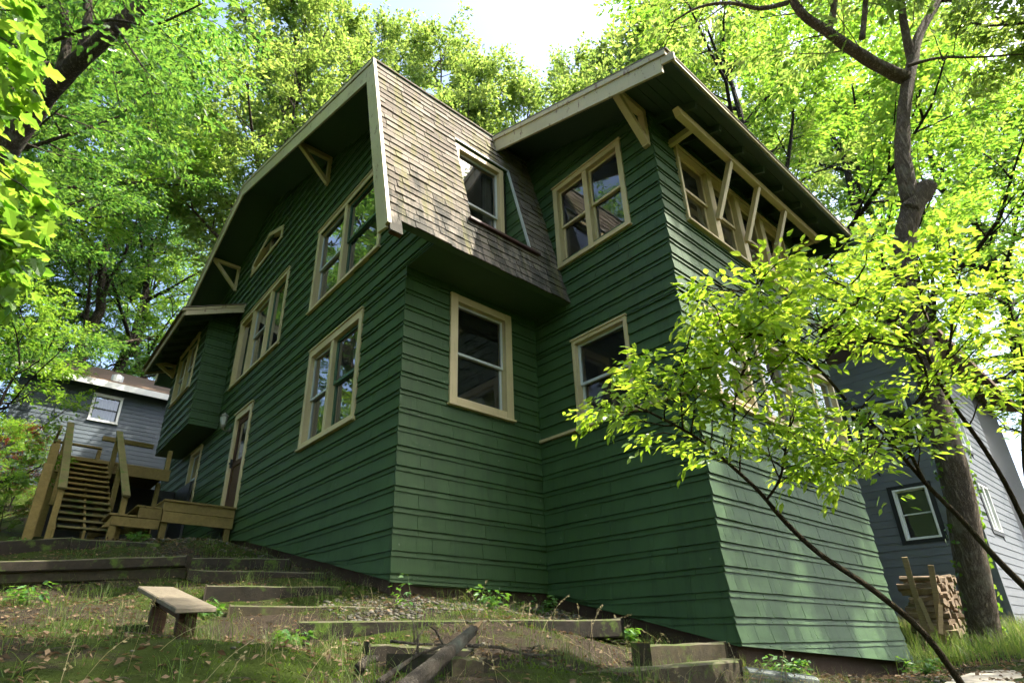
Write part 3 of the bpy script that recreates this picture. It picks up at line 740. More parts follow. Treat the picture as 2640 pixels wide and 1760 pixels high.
# ---- wing roof: deck, rafters, boards, beam and struts
EY = -3.27
mb = slab((EY, wing_top(EY)), (PK[0], PK[1]), 1.63, 7.36, .085); mb.build('roof', 'rafter_paint', house)
for j in range(13):
    ya = EY + .03 + j * .145
    if ya > -1.5 and False: break
mb = MB()
for j in range(5):
    ya = EY + .01 + j * .15; mb.hexa([(1.64, ya, wing_top(ya) - .100), (7.35, ya, wing_top(ya) - .100), (7.35, ya + .143, wing_top(ya + .143) - .100), (1.64, ya + .143, wing_top(ya + .143) - .100),
                                      (1.64, ya, wing_top(ya) - .086), (7.35, ya, wing_top(ya) - .086), (7.35, ya + .143, wing_top(ya + .143) - .086), (1.64, ya + .143, wing_top(ya + .143) - .086)])
mb.build('soffit_boards', 'rafter_paint', house)
for x in (2.54, 3.16, 3.80, 4.43, 5.06, 5.70, 6.33, 6.96):
    mb = MB(); y0, y1 = -3.12, -2.3
    mb.hexa([(x - .024, y0 + .02, wing_top(y0) - .215), (x + .024, y0 + .02, wing_top(y0) - .215), (x + .024, y1, wing_top(y1) - .235), (x - .024, y1, wing_top(y1) - .235),
             (x - .024, y0, wing_top(y0) - .101), (x + .024, y0, wing_top(y0) - .101), (x + .024, y1, wing_top(y1) - .101), (x - .024, y1, wing_top(y1) - .101)])
    mb.build('rafter', 'rafter_paint', house)
def wboard(y0, y1, t0, t1, x0, x1, name, mat, drop=0):
    m_ = MB(); m_.hexa([(x0, y0, wing_top(y0) - t1), (x1, y0, wing_top(y0) - t1), (x1, y1, wing_top(y1) - t1 - drop), (x0, y1, wing_top(y1) - t1 - drop), (x0, y0, wing_top(y0) - t0), (x1, y0, wing_top(y0) - t0), (x1, y1, wing_top(y1) - t0), (x0, y1, wing_top(y1) - t0)])
    return m_.build(name, mat, house, bevel=.003)
wboard(-3.20, .02, .085, .345, 1.585, 1.622, 'rake_board', 'cream_trim')
wboard(-3.285, .04, .005, .088, 1.565, 1.628, 'rake_moulding', 'cream_trim')
wboard(-3.38, -3.20, .090, .215, 1.587, 1.620, 'rake_board', 'cream_trim')
wboard(-3.20, .3, .085, .345, 7.368, 7.40, 'rake_board', 'rafter_paint'); wboard(-3.50, -3.20, .09, .215, 7.368, 7.40, 'rake_board', 'rafter_paint')
mb = MB(); mb.hexa([(1.64, EY - .03, wing_top(EY) - .06), (7.35, EY - .03, wing_top(EY) - .06), (7.35, EY, wing_top(EY) - .06), (1.64, EY, wing_top(EY) - .06), (1.64, EY - .03, wing_top(EY)), (7.35, EY - .03, wing_top(EY)), (7.35, EY, wing_top(EY)), (1.64, EY, wing_top(EY))])
mb.build('eave_board', 'cream_trim', house)
mb = MB(); BZ = 4.035
mb.hexa([(2.40, -2.95, BZ - .06), (6.80, -2.95, BZ - .06), (6.80, -2.855, BZ - .06), (2.40, -2.855, BZ - .06), (2.35, -2.95, BZ + .055), (6.86, -2.95, BZ + .055), (6.86, -2.855, BZ + .055), (2.35, -2.855, BZ + .055)])
mb.build('eave_beam', 'cream_paint', house, bevel=.004)
for x in (3.74, 4.58, 5.47):
    mb = MB(); mb.beam((x, -2.905, BZ - .065), (x, -C_Y - .07, 3.12), .075, .08, (1, 0, 0)); mb.build('strut', 'cream_paint', house, bevel=.003)
for x in (2.79, 6.74):
    mb = MB(); mb.beam((x, -C_Y + .0, 4.03), (x, -2.853, 4.03), .075, .10); mb.build('strut', 'cream_paint', house, bevel=.003)
# ---- gable brackets, wing bracket
def bracket(y, ztop, zfoot, x0, x1, wd=.085, mat='cream_paint'):
    br = empty('bracket', (x0, y, zfoot), house)
    s = -1 if x1 < x0 else 1
    mb = MB(); mb.box((min(x0, x1), y - wd / 2, ztop - .09), (max(x0, x1), y + wd / 2, ztop)); mb.build('bracket_arm', mat, br, bevel=.003)
    mb = MB(); mb.box((min(x0, x0 + s * .07), y - wd / 2 + .002, zfoot), (max(x0, x0 + s * .07), y + wd / 2 - .002, ztop - .09)); mb.build('bracket_post', mat, br, bevel=.003)
    mb = MB(); mb.beam((x0 + s * .05, y, zfoot + .06), (x1 - s * .03, y, ztop - .05), .082, wd * .98, (0, 1, 0)); mb.build('bracket_brace', mat, br, bevel=.003)
bracket(3.19, 6.43, 5.72, -.02, -.72); bracket(8.90, 6.92, 6.15, -.02, -.72)
bracket(-2.42, wing_top(-2.42) - .10, 3.74, B_X - .02, 1.64, .10)
# ---- dormer in the steep roof
F_DW = frame((0, DYW, 0), (1, 0, 0), (0, -1, 0))
window(house, F_DW, DX0 + .02, DX1 - .09, DZ0 + .04, DZ1 - .03, [(0, 1, aluw, .45)], label='window set back in the steep roof, rusty sill', cw=.085, sill=False, lip=False, stuff={0: ('curtain', .8, 1.0)})
mb = MB(); mb.box((DX0, -.16, DZ1), (DX1, DYW, DZ1 + .03)); mb.build('dormer_soffit', 'green_paint', house)
mb = MB(); ys = SL_Y0 + SLK * (DZ0 - SL_Z0)
mb.hexa([(DX0 - .08, ys - .09, DZ0 - .055), (DX1 + .15, ys - .09, DZ0 - .055), (DX1 + .15, DYW, DZ0 - .01), (DX0 - .08, DYW, DZ0 - .01), (DX0 - .08, ys - .09, DZ0 - .02), (DX1 + .15, ys - .09, DZ0 - .02), (DX1 + .15, DYW, DZ0 + .03), (DX0 - .08, DYW, DZ0 + .03)])
mb.build('dormer_sill', 'rust_sill', house)
mb = MB(); mb.fbox(F_ST, DX1 + .75 - .012, DX1 + .75 + .012, zs(DZ0), zs(DZ1) + .02, 0, .035); mb.fbox(F_ST, DX0 + .75, DX1 + .75 - .012, zs(DZ1), zs(DZ1) + .025, 0, .03)
mb.build('dormer_edge', 'aluminium', house)
# ---- bay: underside, roof, boards
mb = MB(); mb.box((BAYX + .01, BAY0 + .01, 2.0), (0, BAY1, 2.03)); mb.build('bay_soffit', 'soffit_paint', house)
ZB0, ZB1 = 5.14, 4.56
def bay_top(x): return ZB0 + (ZB1 - ZB0) * (x / -1.28)
mb = MB(); y0, y1 = 7.73, 11.9
mb.hexa([(-1.26, y0, bay_top(-1.26) - .1), (0, y0, bay_top(0) - .1), (0, y1, bay_top(0) - .1), (-1.26, y1, bay_top(-1.26) - .1), (-1.26, y0, bay_top(-1.26)), (0, y0, bay_top(0)), (0, y1, bay_top(0)), (-1.26, y1, bay_top(-1.26))])
mb.build('roof', 'rafter_paint', house)
for j in range(7):
    y = 8.1 + j * .55; mb = MB()
    mb.hexa([(-1.2, y - .03, bay_top(-1.2) - .2), (-.62, y - .03, bay_top(-.62) - .2), (-.62, y + .03, bay_top(-.62) - .2), (-1.2, y + .03, bay_top(-1.2) - .2), (-1.2, y - .03, bay_top(-1.2) - .1), (-.62, y - .03, bay_top(-.62) - .1), (-.62, y + .03, bay_top(-.62) - .1), (-1.2, y + .03, bay_top(-1.2) - .1)])
    mb.build('rafter', 'rafter_paint', house)
for y, nm in ((7.70, 'cream_trim'), (11.9, 'cream_trim')):
    mb = MB(); mb.hexa([(-1.28, y, bay_top(-1.28) - .18), (-.0, y, bay_top(0) - .20), (-.0, y + .03, bay_top(0) - .20), (-1.28, y + .03, bay_top(-1.28) - .18), (-1.28, y, bay_top(-1.28) - .05), (-.0, y, bay_top(0) - .05), (-.0, y + .03, bay_top(0) - .05), (-1.28, y + .03, bay_top(-1.28) - .05)])
    mb.build('rake_board', nm, house, bevel=.003)
    mb = MB(); mb.hexa([(-1.36, y - .015, bay_top(-1.36) - .05), (.0, y - .015, bay_top(0) - .05), (.0, y + .045, bay_top(0) - .05), (-1.36, y + .045, bay_top(-1.36) - .05), (-1.36, y - .015, bay_top(-1.36) + .02), (.0, y - .015, bay_top(0) + .02), (.0, y + .045, bay_top(0) + .02), (-1.36, y + .045, bay_top(-1.36) + .02)])
    mb.build('rake_moulding', nm, house)
mb = MB(); mb.box((-1.30, 7.75, bay_top(-1.28) - .15), (-1.268, 11.9, bay_top(-1.28) + .01)); mb.build('eave_board', 'cream_trim', house)
mb = MB(); mb.hexa([(-1.37, 7.66, bay_top(-1.37) + .02), (0, 7.66, bay_top(0) + .02), (0, 11.97, bay_top(0) + .02), (-1.37, 11.97, bay_top(-1.37) + .02), (-1.37, 7.66, bay_top(-1.37) + .04), (0, 7.66, bay_top(0) + .04), (0, 11.97, bay_top(0) + .04), (-1.37, 11.97, bay_top(-1.37) + .04)])
mb.build('roof_covering', 'roof_asphalt', house)
bracket(11.25, 4.62, 4.22, BAYX - .02, -1.2, .08)
# vent hood on the wing front, dark patch of a meter box on the gable
mb = MB(); mb.hexa([F_CD(1.93, -.64, .12), F_CD(2.75, -.64, .12), F_CD(2.75, -.64, .02), F_CD(1.93, -.64, .02), F_CD(1.96, -.47, .035), F_CD(2.72, -.47, .035), F_CD(2.72, -.47, .02), F_CD(1.96, -.47, .02)])
mb.build('vent_hood', 'green_trim', house)

# wall lantern by the door
lan = empty('wall_lantern', (-.03, 7.05, 1.55)); tag(lan, 'weathered metal wall lantern beside the side door of the green house', 'lamp')
mb = MB(); mb.tube([(-.03, 7.05, 1.66), (-.05, 7.05, 1.66)], [.065, .06], 12); mb.tube([(-.045, 7.05, 1.66), (-.12, 7.05, 1.62), (-.19, 7.05, 1.66), (-.19, 7.05, 1.70)], [.018, .018, .018, .018], 8); mb.build('wall_bracket', 'lamp_metal', lan, True)
mb = MB(); mb.tube([(-.19, 7.05, 1.66), (-.19, 7.05, 1.70), (-.19, 7.05, 1.74)], [.03, .055, .06], 6); mb.build('base', 'lamp_metal', lan)
mb = MB(); mb.tube([(-.19, 7.05, 1.745), (-.19, 7.05, 1.93)], [.055, .085], 6); mb.build('glass_shade', 'lamp_glass', lan)
mb = MB(); mb.tube([(-.19, 7.05, 1.93), (-.19, 7.05, 1.945), (-.19, 7.05, 1.99), (-.19, 7.05, 2.03)], [.11, .10, .05, .012], 6); mb.build('cap', 'lamp_metal', lan)
# small grey utility box
mb = MB(); mb.box((-.09, 13.05, 1.15), (-.03, 13.25, 1.55)); mb.box((-.10, 13.1, 1.25), (-.09, 13.2, 1.4)); o = mb.build('utility_box', 'aluminium', bevel=.01)
tag(o, 'small grey utility box low on the far end of the gable wall', 'utility box')

# ------------------------------------------------------------------ side porch and the long stair
TW_, TM = 'treated_wood', 'treated_wood_mossy'
por = empty('porch_platform', (-.6, 6.4, -.9)); tag(por, 'low platform porch of treated pine below the side door', 'porch')
mb = MB(); mb.box((-1.26, 5.63, -.462), (-.06, 5.67, -.30)); mb.build('rim_board', TW_, por, bevel=.004)
mb = MB(); mb.box((-1.25, 5.632, -.655), (-.06, 5.668, -.467)); mb.build('rim_board', TW_, por, bevel=.004)
for k in range(11):
    y = 5.60 + k * .144; mb = MB(); mb.box((-1.27, y, -.298), (-.05, y + .138, -.262)); mb.build('deck_board', TW_, por, bevel=.003)
mb = MB(); mb.box((-1.26, 5.672, -.655), (-1.22, 7.15, -.30)); mb.build('rim_board', TW_, por, bevel=.004)
for (x, y, zt) in ((-1.19, 5.72, -.31), (-.13, 5.72, -.31), (-1.19, 7.1, -.31)):
    mb = MB(); mb.box((x - .05, y - .045, g1(x, y) - .1), (x + .05, y + .045, zt)); mb.build('post', TW_, por, bevel=.004)
def stringer(m_, pts, y0, y1):
    n = len(pts); k = len(m_.v)
    m_.v += [(x, y0, z) for x, z in pts] + [(x, y1, z) for x, z in pts]
    m_.f += [tuple(k + i for i in range(n)), tuple(k + n + i for i in reversed(range(n)))] + [(k + i, k + n + i, k + n + (i + 1) % n, k + (i + 1) % n) for i in range(n)]
for y in (5.66, 6.9):
    mb = MB(); stringer(mb, [(-1.255, -.655), (-1.255, -.455), (-1.60, -.455), (-1.60, -.628), (-1.97, -.628), (-2.10, -.84), (-1.95, -.80)], y, y + .04); mb.build('stringer', TW_, por, bevel=.003)
mb = MB(); mb.box((-1.98, 5.62, -.79), (-1.27, 5.656, -.632)); mb.build('rim_board', TW_, por, bevel=.004)
mb = MB(); mb.box((-1.62, 5.615, -.625), (-1.27, 5.655, -.452)); mb.build('rim_board', TW_, por, bevel=.004)
for x0, x1, z in ((-1.66, -1.27, -.452), (-2.03, -1.62, -.626)):
    for j in range(3):
        a = x0 + (x1 - x0) * j / 3; mb = MB(); mb.box((a, 5.605, z), (a + (x1 - x0) / 3 - .006, 6.95, z + .034)); mb.build('tread', TW_, por, bevel=.003)
mb = MB(); mb.box((-1.99, 5.64, g1(-1.94, 5.7) - .1), (-1.88, 5.74, -.635)); mb.build('post', TW_, por, bevel=.004)

st = empty('deck_stair', (-2.28, 5.9, -.95)); tag(st, 'tall open-riser stair of treated pine with handrails rising to a deck', 'stair')
N = 13; SY0, SY1, SZ0, SZ1 = 5.9, 9.0, -.97, 1.03
for k in range(N):
    y = SY0 + (SY1 - SY0) * k / N; z = SZ0 + (SZ1 - SZ0) * (k + 1) / (N + .3)
    mb = MB(); mb.box((-2.66, y - .02, z - .036), (-1.90, y + .25, z)); mb.build('tread', TM if k < 5 else TW_, st, bevel=.004)
for x in (-2.69, -2.28, -1.90):
    mb = MB(); mb.hexa([(x - .02, SY0 - .02, SZ0 - .14), (x + .02, SY0 - .02, SZ0 - .14), (x + .02, SY1, SZ1 - .34), (x - .02, SY1, SZ1 - .34), (x - .02, SY0 - .02, SZ0 + .09), (x + .02, SY0 - .02, SZ0 + .09), (x + .02, SY1, SZ1 - .05), (x - .02, SY1, SZ1 - .05)])
    mb.build('stringer', TW_, st, bevel=.004)
for x in (-2.735, -1.82):
    a = Vector((x, SY0 - .05, -.25)); b = Vector((x, SY1 + .05, 1.79))
    mb = MB(); mb.beam(a, b, .125, .042); mb.build('handrail', TM, st, bevel=.004)
    for f in (.03, .5, .97):
        p = a.lerp(b, f); zb = SZ0 - .1 + (SZ1 - SZ0) * f - .18
        if f < .2: zb = g1(p.x, p.y) - .1
        mb = MB(); mb.box((p.x - .045, p.y - .045, zb), (p.x + .045, p.y + .045, p.z - .03)); mb.build('post', TW_, st, bevel=.004)
for (x, y, zt) in ((-2.98, 6.3, .2), (-2.93, 7.4, .85), (-2.75, 9.1, 1.0), (-1.85, 9.1, 1.0)):
    mb = MB(); mb.box((x - .07, y - .07, g1(x, y) - .2), (x + .07, y + .07, zt)); mb.build('post', TW_, st, bevel=.005)
dk = empty('raised_deck', (-1.5, 10.5, .95)); tag(dk, 'raised deck of treated pine between the green house and the blue house', 'deck')
mb = MB(); mb.box((-2.75, 9.0, .83), (-.64, 9.045, 1.05)); mb.build('rim_board', TW_, dk, bevel=.004)
for k in range(16):
    y = 9.0 + k * .145; mb = MB(); mb.box((-2.8, y, 1.052), (-.64 if y < 11.3 else -.04, y + .139, 1.09)); mb.build('deck_board', TW_, dk)
for (x, y, z0, z1) in ((-.72, 9.06, 1.0, 1.55), (-2.78, 11.3, 1.0, 2.0), (-1.9, 11.3, 1.0, 1.9), (-.78, 9.3, -.7, .83), (-2.7, 11.2, .0, 1.0), (-.75, 11.2, -.5, 1.0)):
    mb = MB(); mb.box((x - .045, y - .045, z0), (x + .045, y + .045, z1)); mb.build('post', TW_, dk, bevel=.004)
mb = MB(); mb.box((-2.82, 11.25, 1.93), (-1.86, 11.37, 1.97)); mb.build('handrail', TW_, dk)
mb = MB(); mb.box((-1.86, 11.8, 2.32), (-.66, 11.9, 2.43)); mb.build('handrail', TW_, dk)
mb = MB(); mb.box((-2.9, 9.0, 1.60), (-2.86, 11.3, 1.70)); mb.build('handrail', TW_, dk)
for k in range(5):
    mb = MB(); z = 1.2 + k * .15; mb.tube([(-2.78, 11.3, z), (-1.9, 11.3, z)], [.006, .006], 5); mb.build('cable', 'wire', dk)
mb = MB(); mb.box((-2.6, 10.8, -1.2), (-.1, 10.9, 1.0)); mb.box((-.1, 9.4, -1.2), (-.05, 10.9, 1.0)); mb.build('shade_sheet', 'dark_siding_and_shade', dk)  # near-black sheets stand in for the shade under the deck

# ------------------------------------------------------------------ timbers set into the slope
TG = 'old landscape timbers set into the slope'
def timber(name, label, pL, tL, pR, tR, h, d, mat='old_timber', drop=0.0, grp=TG):
    a = Vector(at(*pL, tL)); b = Vector(at(*pR, tR)); a.z -= drop; b.z -= drop
    dirv = (b - a); L = dirv.length; dirv.normalize()
    back = Vector((0, 0, 1)).cross(dirv); back.z = 0; back.normalize()
    if back.dot(Vector(RR[2])) < 0: back = -back
    mb = MB(); n = 6
    prof = []
    for i in range(n + 1):
        p = a + dirv * (L * i / n)
        j = [Vector((0, 0, rnd.uniform(-.006, .006))) + back * rnd.uniform(-.006, .006) for _ in range(4)]
        prof.append([p + j[0] - Vector((0, 0, h)), p + j[1], p + back * d + j[2], p + back * d - Vector((0, 0, h)) + j[3]])
    mb.v = [tuple(q) for r in prof for q in r]
    for i in range(n):
        for k in range(4):
            mb.f.append((i * 4 + k, (i + 1) * 4 + k, (i + 1) * 4 + (k + 1) % 4, i * 4 + (k + 1) % 4))
    mb.f += [(3, 2, 1, 0), tuple(n * 4 + k for k in range(4))]
    o = mb.build(name, mat, None, bevel=.012); tag(o, label, 'timber', grp); return o
def tz(p, z): return (z - CAM[2]) / ray(p)[2]
def q7(x, y): return (x * .3762, 1170 + y * .3762)
def q8(x, y): return (880 + x * .3762, 1170 + y * .3762)
def q9(x, y): return (1760 + x * .3762, 1170 + y * .3762)
def stepz(label, pL, pR, z, h=.19, d=.17, mat='old_timber'):
    return timber('landscape_timber', label, pL, tz(pL, z), pR, tz(pR, z), h, d, mat)
stepz('topmost of the flight of dark timber steps below the porch', q7(1290, 705), q7(1990, 718), -1.62)
stepz('second timber step from the top of the flight', q7(1290, 790), q7(2225, 808), -1.84)
stepz('third timber step from the top of the flight, mossy', q7(1410, 900), q7(2345, 905), -2.06)
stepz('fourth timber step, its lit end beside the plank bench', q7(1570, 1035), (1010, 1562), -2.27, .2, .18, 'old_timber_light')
timber('landscape_timber', 'long timber step edging the pebbles under the front corner', q8(-300, 1143), 4.35, q8(1925, 1130), 5.1, .15, .2)
timber('landscape_timber', 'dark timber behind the fallen branch, twigs lying on it', q8(190, 1297), 3.55, q8(905, 1340), 3.75, .17, .18)
timber('landscape_timber', 'short timber block poking out under the fallen branch', q8(745, 1385), 2.95, q8(985, 1400), 3.1, .14, .55, 'old_timber_light')
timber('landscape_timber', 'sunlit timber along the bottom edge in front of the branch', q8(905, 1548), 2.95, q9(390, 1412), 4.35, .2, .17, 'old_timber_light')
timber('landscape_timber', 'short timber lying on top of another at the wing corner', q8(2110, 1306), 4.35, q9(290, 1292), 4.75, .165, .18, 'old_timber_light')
timber('landscape_timber', 'upper retaining timber in front of the stair foot, left half', (-60, 1397), 7.4, (186, 1384), 7.9, .24, .2)
timber('landscape_timber', 'upper retaining timber in front of the porch posts, right half', (186, 1386), 7.85, (415, 1400), 8.0, .24, .2)
for k, (nm, mt) in enumerate((('top', 'old_timber'), ('middle', 'old_timber_light'), ('bottom', 'old_timber'))):
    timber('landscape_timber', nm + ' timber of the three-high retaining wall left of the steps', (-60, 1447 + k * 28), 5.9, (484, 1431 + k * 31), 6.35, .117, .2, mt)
timber('landscape_timber', 'dark low timber behind the slab under the big trunk', q9(1900, 1395), 7.6, q9(2420, 1400), 7.9, .2, .2)

# ------------------------------------------------------------------ plank bench
be = empty('plank_bench', at(500, 1660, 3.2)); tag(be, 'small weathered plank bench standing on the mossy slope', 'bench')
a, b, c, d = (Vector(at(*q7(1205, 1052), 3.35)), Vector(at(*q7(1488, 1045), 3.5)), Vector(at(*q7(1190, 908), 4.25)), Vector(at(*q7(945, 903), 4.05)))
dn = Vector((0, 0, -.032)); mb = MB()
mb.hexa([a + dn, b + dn, c + dn, d + dn, a, b, c, d]); mb.build('seat', 'bench_wood', be, bevel=.006)
def slat_leg(f, wd, th=.05, foot=.42):
    e0 = a.lerp(d, f); e1 = b.lerp(c, f); m_ = (e0 + e1) / 2; r_ = (e1 - e0).normalized() * wd / 2; k_ = (d - a).normalized() * th / 2
    zb = Vector((0, 0, -foot)); mb = MB(); t_ = m_ + dn * 1.02
    mb.hexa([t_ - r_ - k_ + zb, t_ + r_ - k_ + zb, t_ + r_ + k_ + zb, t_ - r_ + k_ + zb, t_ - r_ - k_, t_ + r_ - k_, t_ + r_ + k_, t_ - r_ + k_]); mb.build('leg', 'bench_leg', be, bevel=.004)
slat_leg(.16, .11); slat_leg(.80, .11, foot=.4)
mb = MB(); mb.beam((a + b) / 2 + dn * 1.9 + (d - a) * .1, (c + d) / 2 + dn * 1.9 - (d - a) * .1, .03, .09); mb.build('stretcher', 'bench_leg', be)

# ------------------------------------------------------------------ fallen branch and twigs
fb = empty('fallen_branch', at(*q8(700, 1450), 2.7)); tag(fb, 'thick broken branch with grey lichen bark lying across the steps', 'branch')
pts = [at(*q8(350, 1690), 2.0), at(*q8(490, 1560), 2.3), at(*q8(640, 1440), 2.6), at(*q8(790, 1310), 2.95), at(*q8(880, 1225), 3.15), at(*q8(900, 1205), 3.2)]
mb = MB(); mb.tube(pts, [.036, .034, .036, .033, .032, .032], 14, rough=.35); mb.build('stem', 'bark_log', fb, True)
e0 = np.array(pts[-1]); e1 = at(*q8(962, 1142), 3.35)
mb = MB(); mb.tube([e0 - (e1 - e0) * .1, e0 + (e1 - e0) * .45, e1], [.029, .024, .007], 9, rough=.6); mb.build('broken_end', 'end_grain', fb)
def twig(label, P, r0, mat='bark_dark', side=()):
    T = empty('fallen_twig', P[0]); tag(T, label, 'twig', 'dead twigs on the steps')
    mb = MB(); n = len(P); mb.tube(P, [r0 * (1 - .7 * i / n) for i in range(n)], 7, rough=.3); mb.build('stem', mat, T, True)
    for i, off in side:
        p = Vector(P[i]); q = p + Vector(off); mb = MB(); mb.tube([p, p.lerp(q, .5) + Vector((.01, 0, .02)), q], [r0 * .5, r0 * .4, r0 * .15], 6); mb.build('side_twig', mat, T, True)
twig('long curved grey twig resting across the big branch', [at(*q8(260, 1560), 2.35), at(*q8(380, 1470), 2.7), at(*q8(520, 1375), 3.1), at(*q8(700, 1310), 3.3), at(*q8(790, 1290), 3.35)], .014, 'bark_log', ((2, (.05, .1, .14)), (3, (-.1, .05, .12))))
twig('thin twig lying along the dark timber to the left of the branch', [at(*q8(335, 1280), 3.45), at(*q8(500, 1298), 3.45), at(*q8(700, 1305), 3.5), at(*q8(860, 1325), 3.55)], .010, 'bark_log', ((1, (.0, .05, .16)), (1, (.1, .02, .10))))
twig('pale crooked twig right of the branch in the sun patch', [at(*q8(870, 1310), 3.4), at(*q8(1080, 1322), 3.5), at(*q8(1270, 1372), 3.55), at(*q8(1500, 1380), 3.7)], .012, 'bark_log', ((1, (.1, .05, -.06)), (2, (.12, 0, .05))))
twig('rotten bark chunk on the moss left of the branch', [at(*q8(125, 1470), 2.85), at(*q8(170, 1410), 2.95), at(*q8(250, 1400), 3.0)], .03, 'bark_log')

# ------------------------------------------------------------------ wire mesh roll and stone slabs at the lower right
wr = MB(); c0 = np.array(at(*q9(430, 1530), 4.25)); c1 = np.array(at(*q9(900, 1590), 4.35)); ax = Vector(c1 - c0); Lr = ax.length; ax.normalize()
sx = ax.orthogonal().normalized(); sy = ax.cross(sx); R_ = .075
def cp(s_, a_): return Vector(c0) + ax * s_ + (sx * math.cos(a_) + sy * math.sin(a_)) * (R_ * (1 - .25 * a_ / 12))
for j in range(26): wr.tube([cp(0, j * .45), cp(Lr * .5, j * .45), cp(Lr, j * .45)], [.0014] * 3, 4, False)
for j in range(46): wr.tube([cp(Lr * j / 45, k * .45) for k in range(26)], [.0014] * 26, 4, False)
o = wr.build('wire_mesh_roll', 'wire'); tag(o, 'roll of grey wire mesh lying at the foot of the wing wall', 'wire mesh')
def stone(label, P, h, seed):
    r = random.Random(seed); mb = MB(); n = len(P)
    c_ = sum((Vector(p) for p in P), Vector()) / n
    top = []
    for i in range(n):
        for f in (0, .33, .67):
            p = Vector(P[i]).lerp(Vector(P[(i + 1) % n]), f); p += (p - c_) * r.uniform(-.03, .03); p.z += r.uniform(-.008, .008); top.append(p)
    m_ = len(top); k = 0
    mb.v = [tuple(p) for p in top] + [tuple(p - Vector((0, 0, h)) + (p - c_) * .03) for p in top] + [tuple(c_ + Vector((0, 0, .01)))]
    for i in range(m_):
        j = (i + 1) % m_; mb.f += [(i, j, m_ + j, m_ + i)[::-1], (i, j, 2 * m_)]
    o = mb.build('stone_slab', 'stone', bevel=.008); tag(o, label, 'stone', 'flat stones at the lower right'); return o
stone('broad sunlit stone slab in the bottom right corner', [at(*q9(1830, 1545), 5.2), at(*q9(2500, 1560), 5.4), at(*q9(2520, 1455), 6.2), at(*q9(1990, 1485), 6.1)], .12, 1)
stone('narrow pale stone edge in front of the broad slab', [at(*q9(1700, 1590), 4.7), at(*q9(2300, 1600), 4.8), at(*q9(2280, 1555), 5.0), at(*q9(1800, 1552), 5.05)], .1, 2)

# ------------------------------------------------------------------ neighbouring houses
bh = empty('blue_house', (-3, 18, 2.4)); tag(bh, 'blue grey shingled house with brown roof behind the deck stair', 'house')
F_BL = frame((-8.0, 18.0, 0), (1, 0, 0), (0, -1, 0))
bw = window(bh, F_BL, 6.06, 6.98, 4.70, 5.68, [(0, 1, 'black_trim', .5, .03)], cas='white_trim', cw=.075, proud=.06, stuff={0: ('curtain', 0, 1)})
wb = sheet(F_BL, rect(3.9, 14, 1.0, 6.05), [hole_pts(bw)], -.004).build('wall', 'blue_siding', bh)
mb = MB(); mb.box((-4.1, 18.2, 1), (-4.05, 22.4, 6)); mb.box((6, 18.2, 1), (6.05, 22.4, 6)); mb.build('wall', 'blue_siding', bh)
PB = Pieces('shingle_course', 'blue_siding', 120)
z = 1.6
while z < 6.0:
    for p, q in free_intervals(3.9, 14, z, z + .15, [bw]):
        u = p
        while u < q - .01:
            e = min(q, u + rnd.uniform(1.2, 2.6)); PB.add(F_BL, u + .003, e, z + rnd.uniform(-.004, .004), z + .165, .02, wb); u = e
    z += .15
PB.flush(bh, 'shingle_courses')
mb = MB(); mb.hexa([(-4.4, 17.55, 6.0), (6.6, 17.55, 6.0), (6.6, 22.5, 8.35), (-4.4, 22.5, 8.35), (-4.4, 17.55, 6.08), (6.6, 17.55, 6.08), (6.6, 22.5, 8.43), (-4.4, 22.5, 8.43)]); mb.build('roof', 'neighbour_roof', bh)
mb = MB(); mb.box((-4.4, 17.50, 5.83), (6.6, 17.545, 6.06)); mb.build('eave_board', 'white_trim', bh)
mb = MB(); mb.tube([(-1.35, 18.3, 6.35), (-1.35, 18.3, 6.62), (-1.35, 18.3, 6.7)], [.2, .2, .05], 12); mb.build('roof_vent', 'white_trim', bh)

gh = empty('grey_house', (15, -1, -2.8)); tag(gh, 'dark grey lap sided house with black window trim at right', 'house')
GXP = 15.0
F_GL = frame((GXP, 0, 0), (0, -1, 0), (-1, 0, 0))            # u = -Y, faces the green house
F_GR = frame((GXP, -2.31, 0), (1, 0, 0), (0, -1, 0))         # sunlit side
gw = []
def bwin(u0, u1, v0, v1, lights, lab, F=F_GL):
    W = window(gh, F, u0 + .11, u1 - .11, v0 + .1, v1 - .1, lights, cas='white_trim', cw=.05, sill=False, lip=False, proud=.05)
    mb = MB(); mb.fbox(F, u0, u0 + .11, v0, v1, 0, .035); mb.fbox(F, u1 - .11, u1, v0, v1, 0, .035); mb.fbox(F, u0 + .11, u1 - .11, v0, v0 + .1, 0, .034); mb.fbox(F, u0 + .11, u1 - .11, v1 - .1, v1, 0, .034)
    mb.build('window_surround', 'black_trim', gh); return W
W2 = 'white_trim'
gw.append(bwin(.59, 1.60, -.38, 1.14, [(0, 1, W2, .5, .03)], ''))
gw.append(bwin(.02, 1.75, 2.05, 3.55, [(0, .46, W2, .5, .03), (.46, 1, W2, .5, .03)], ''))
gr_ = [bwin(.95, 2.1, -.2, 1.2, [(0, .5, W2, .5, .03), (.5, 1, W2, .5, .03)], '', F_GR), bwin(.7, 1.9, 2.0, 3.4, [(0, .5, W2, 0, .03), (.5, 1, W2, 0, .03)], '', F_GR)]
wg = sheet(F_GL, rect(-6, 2.31, -3.2, 5.0), [hole_pts(h) for h in gw], -.004).build('wall', 'grey_siding', gh)
wg2 = sheet(F_GR, rect(0, 4.6, -3.2, 5.0), [hole_pts(h) for h in gr_], -.004).build('wall', 'grey_siding', gh)
PG = Pieces('siding_board', 'grey_siding', 200); z = -3.1
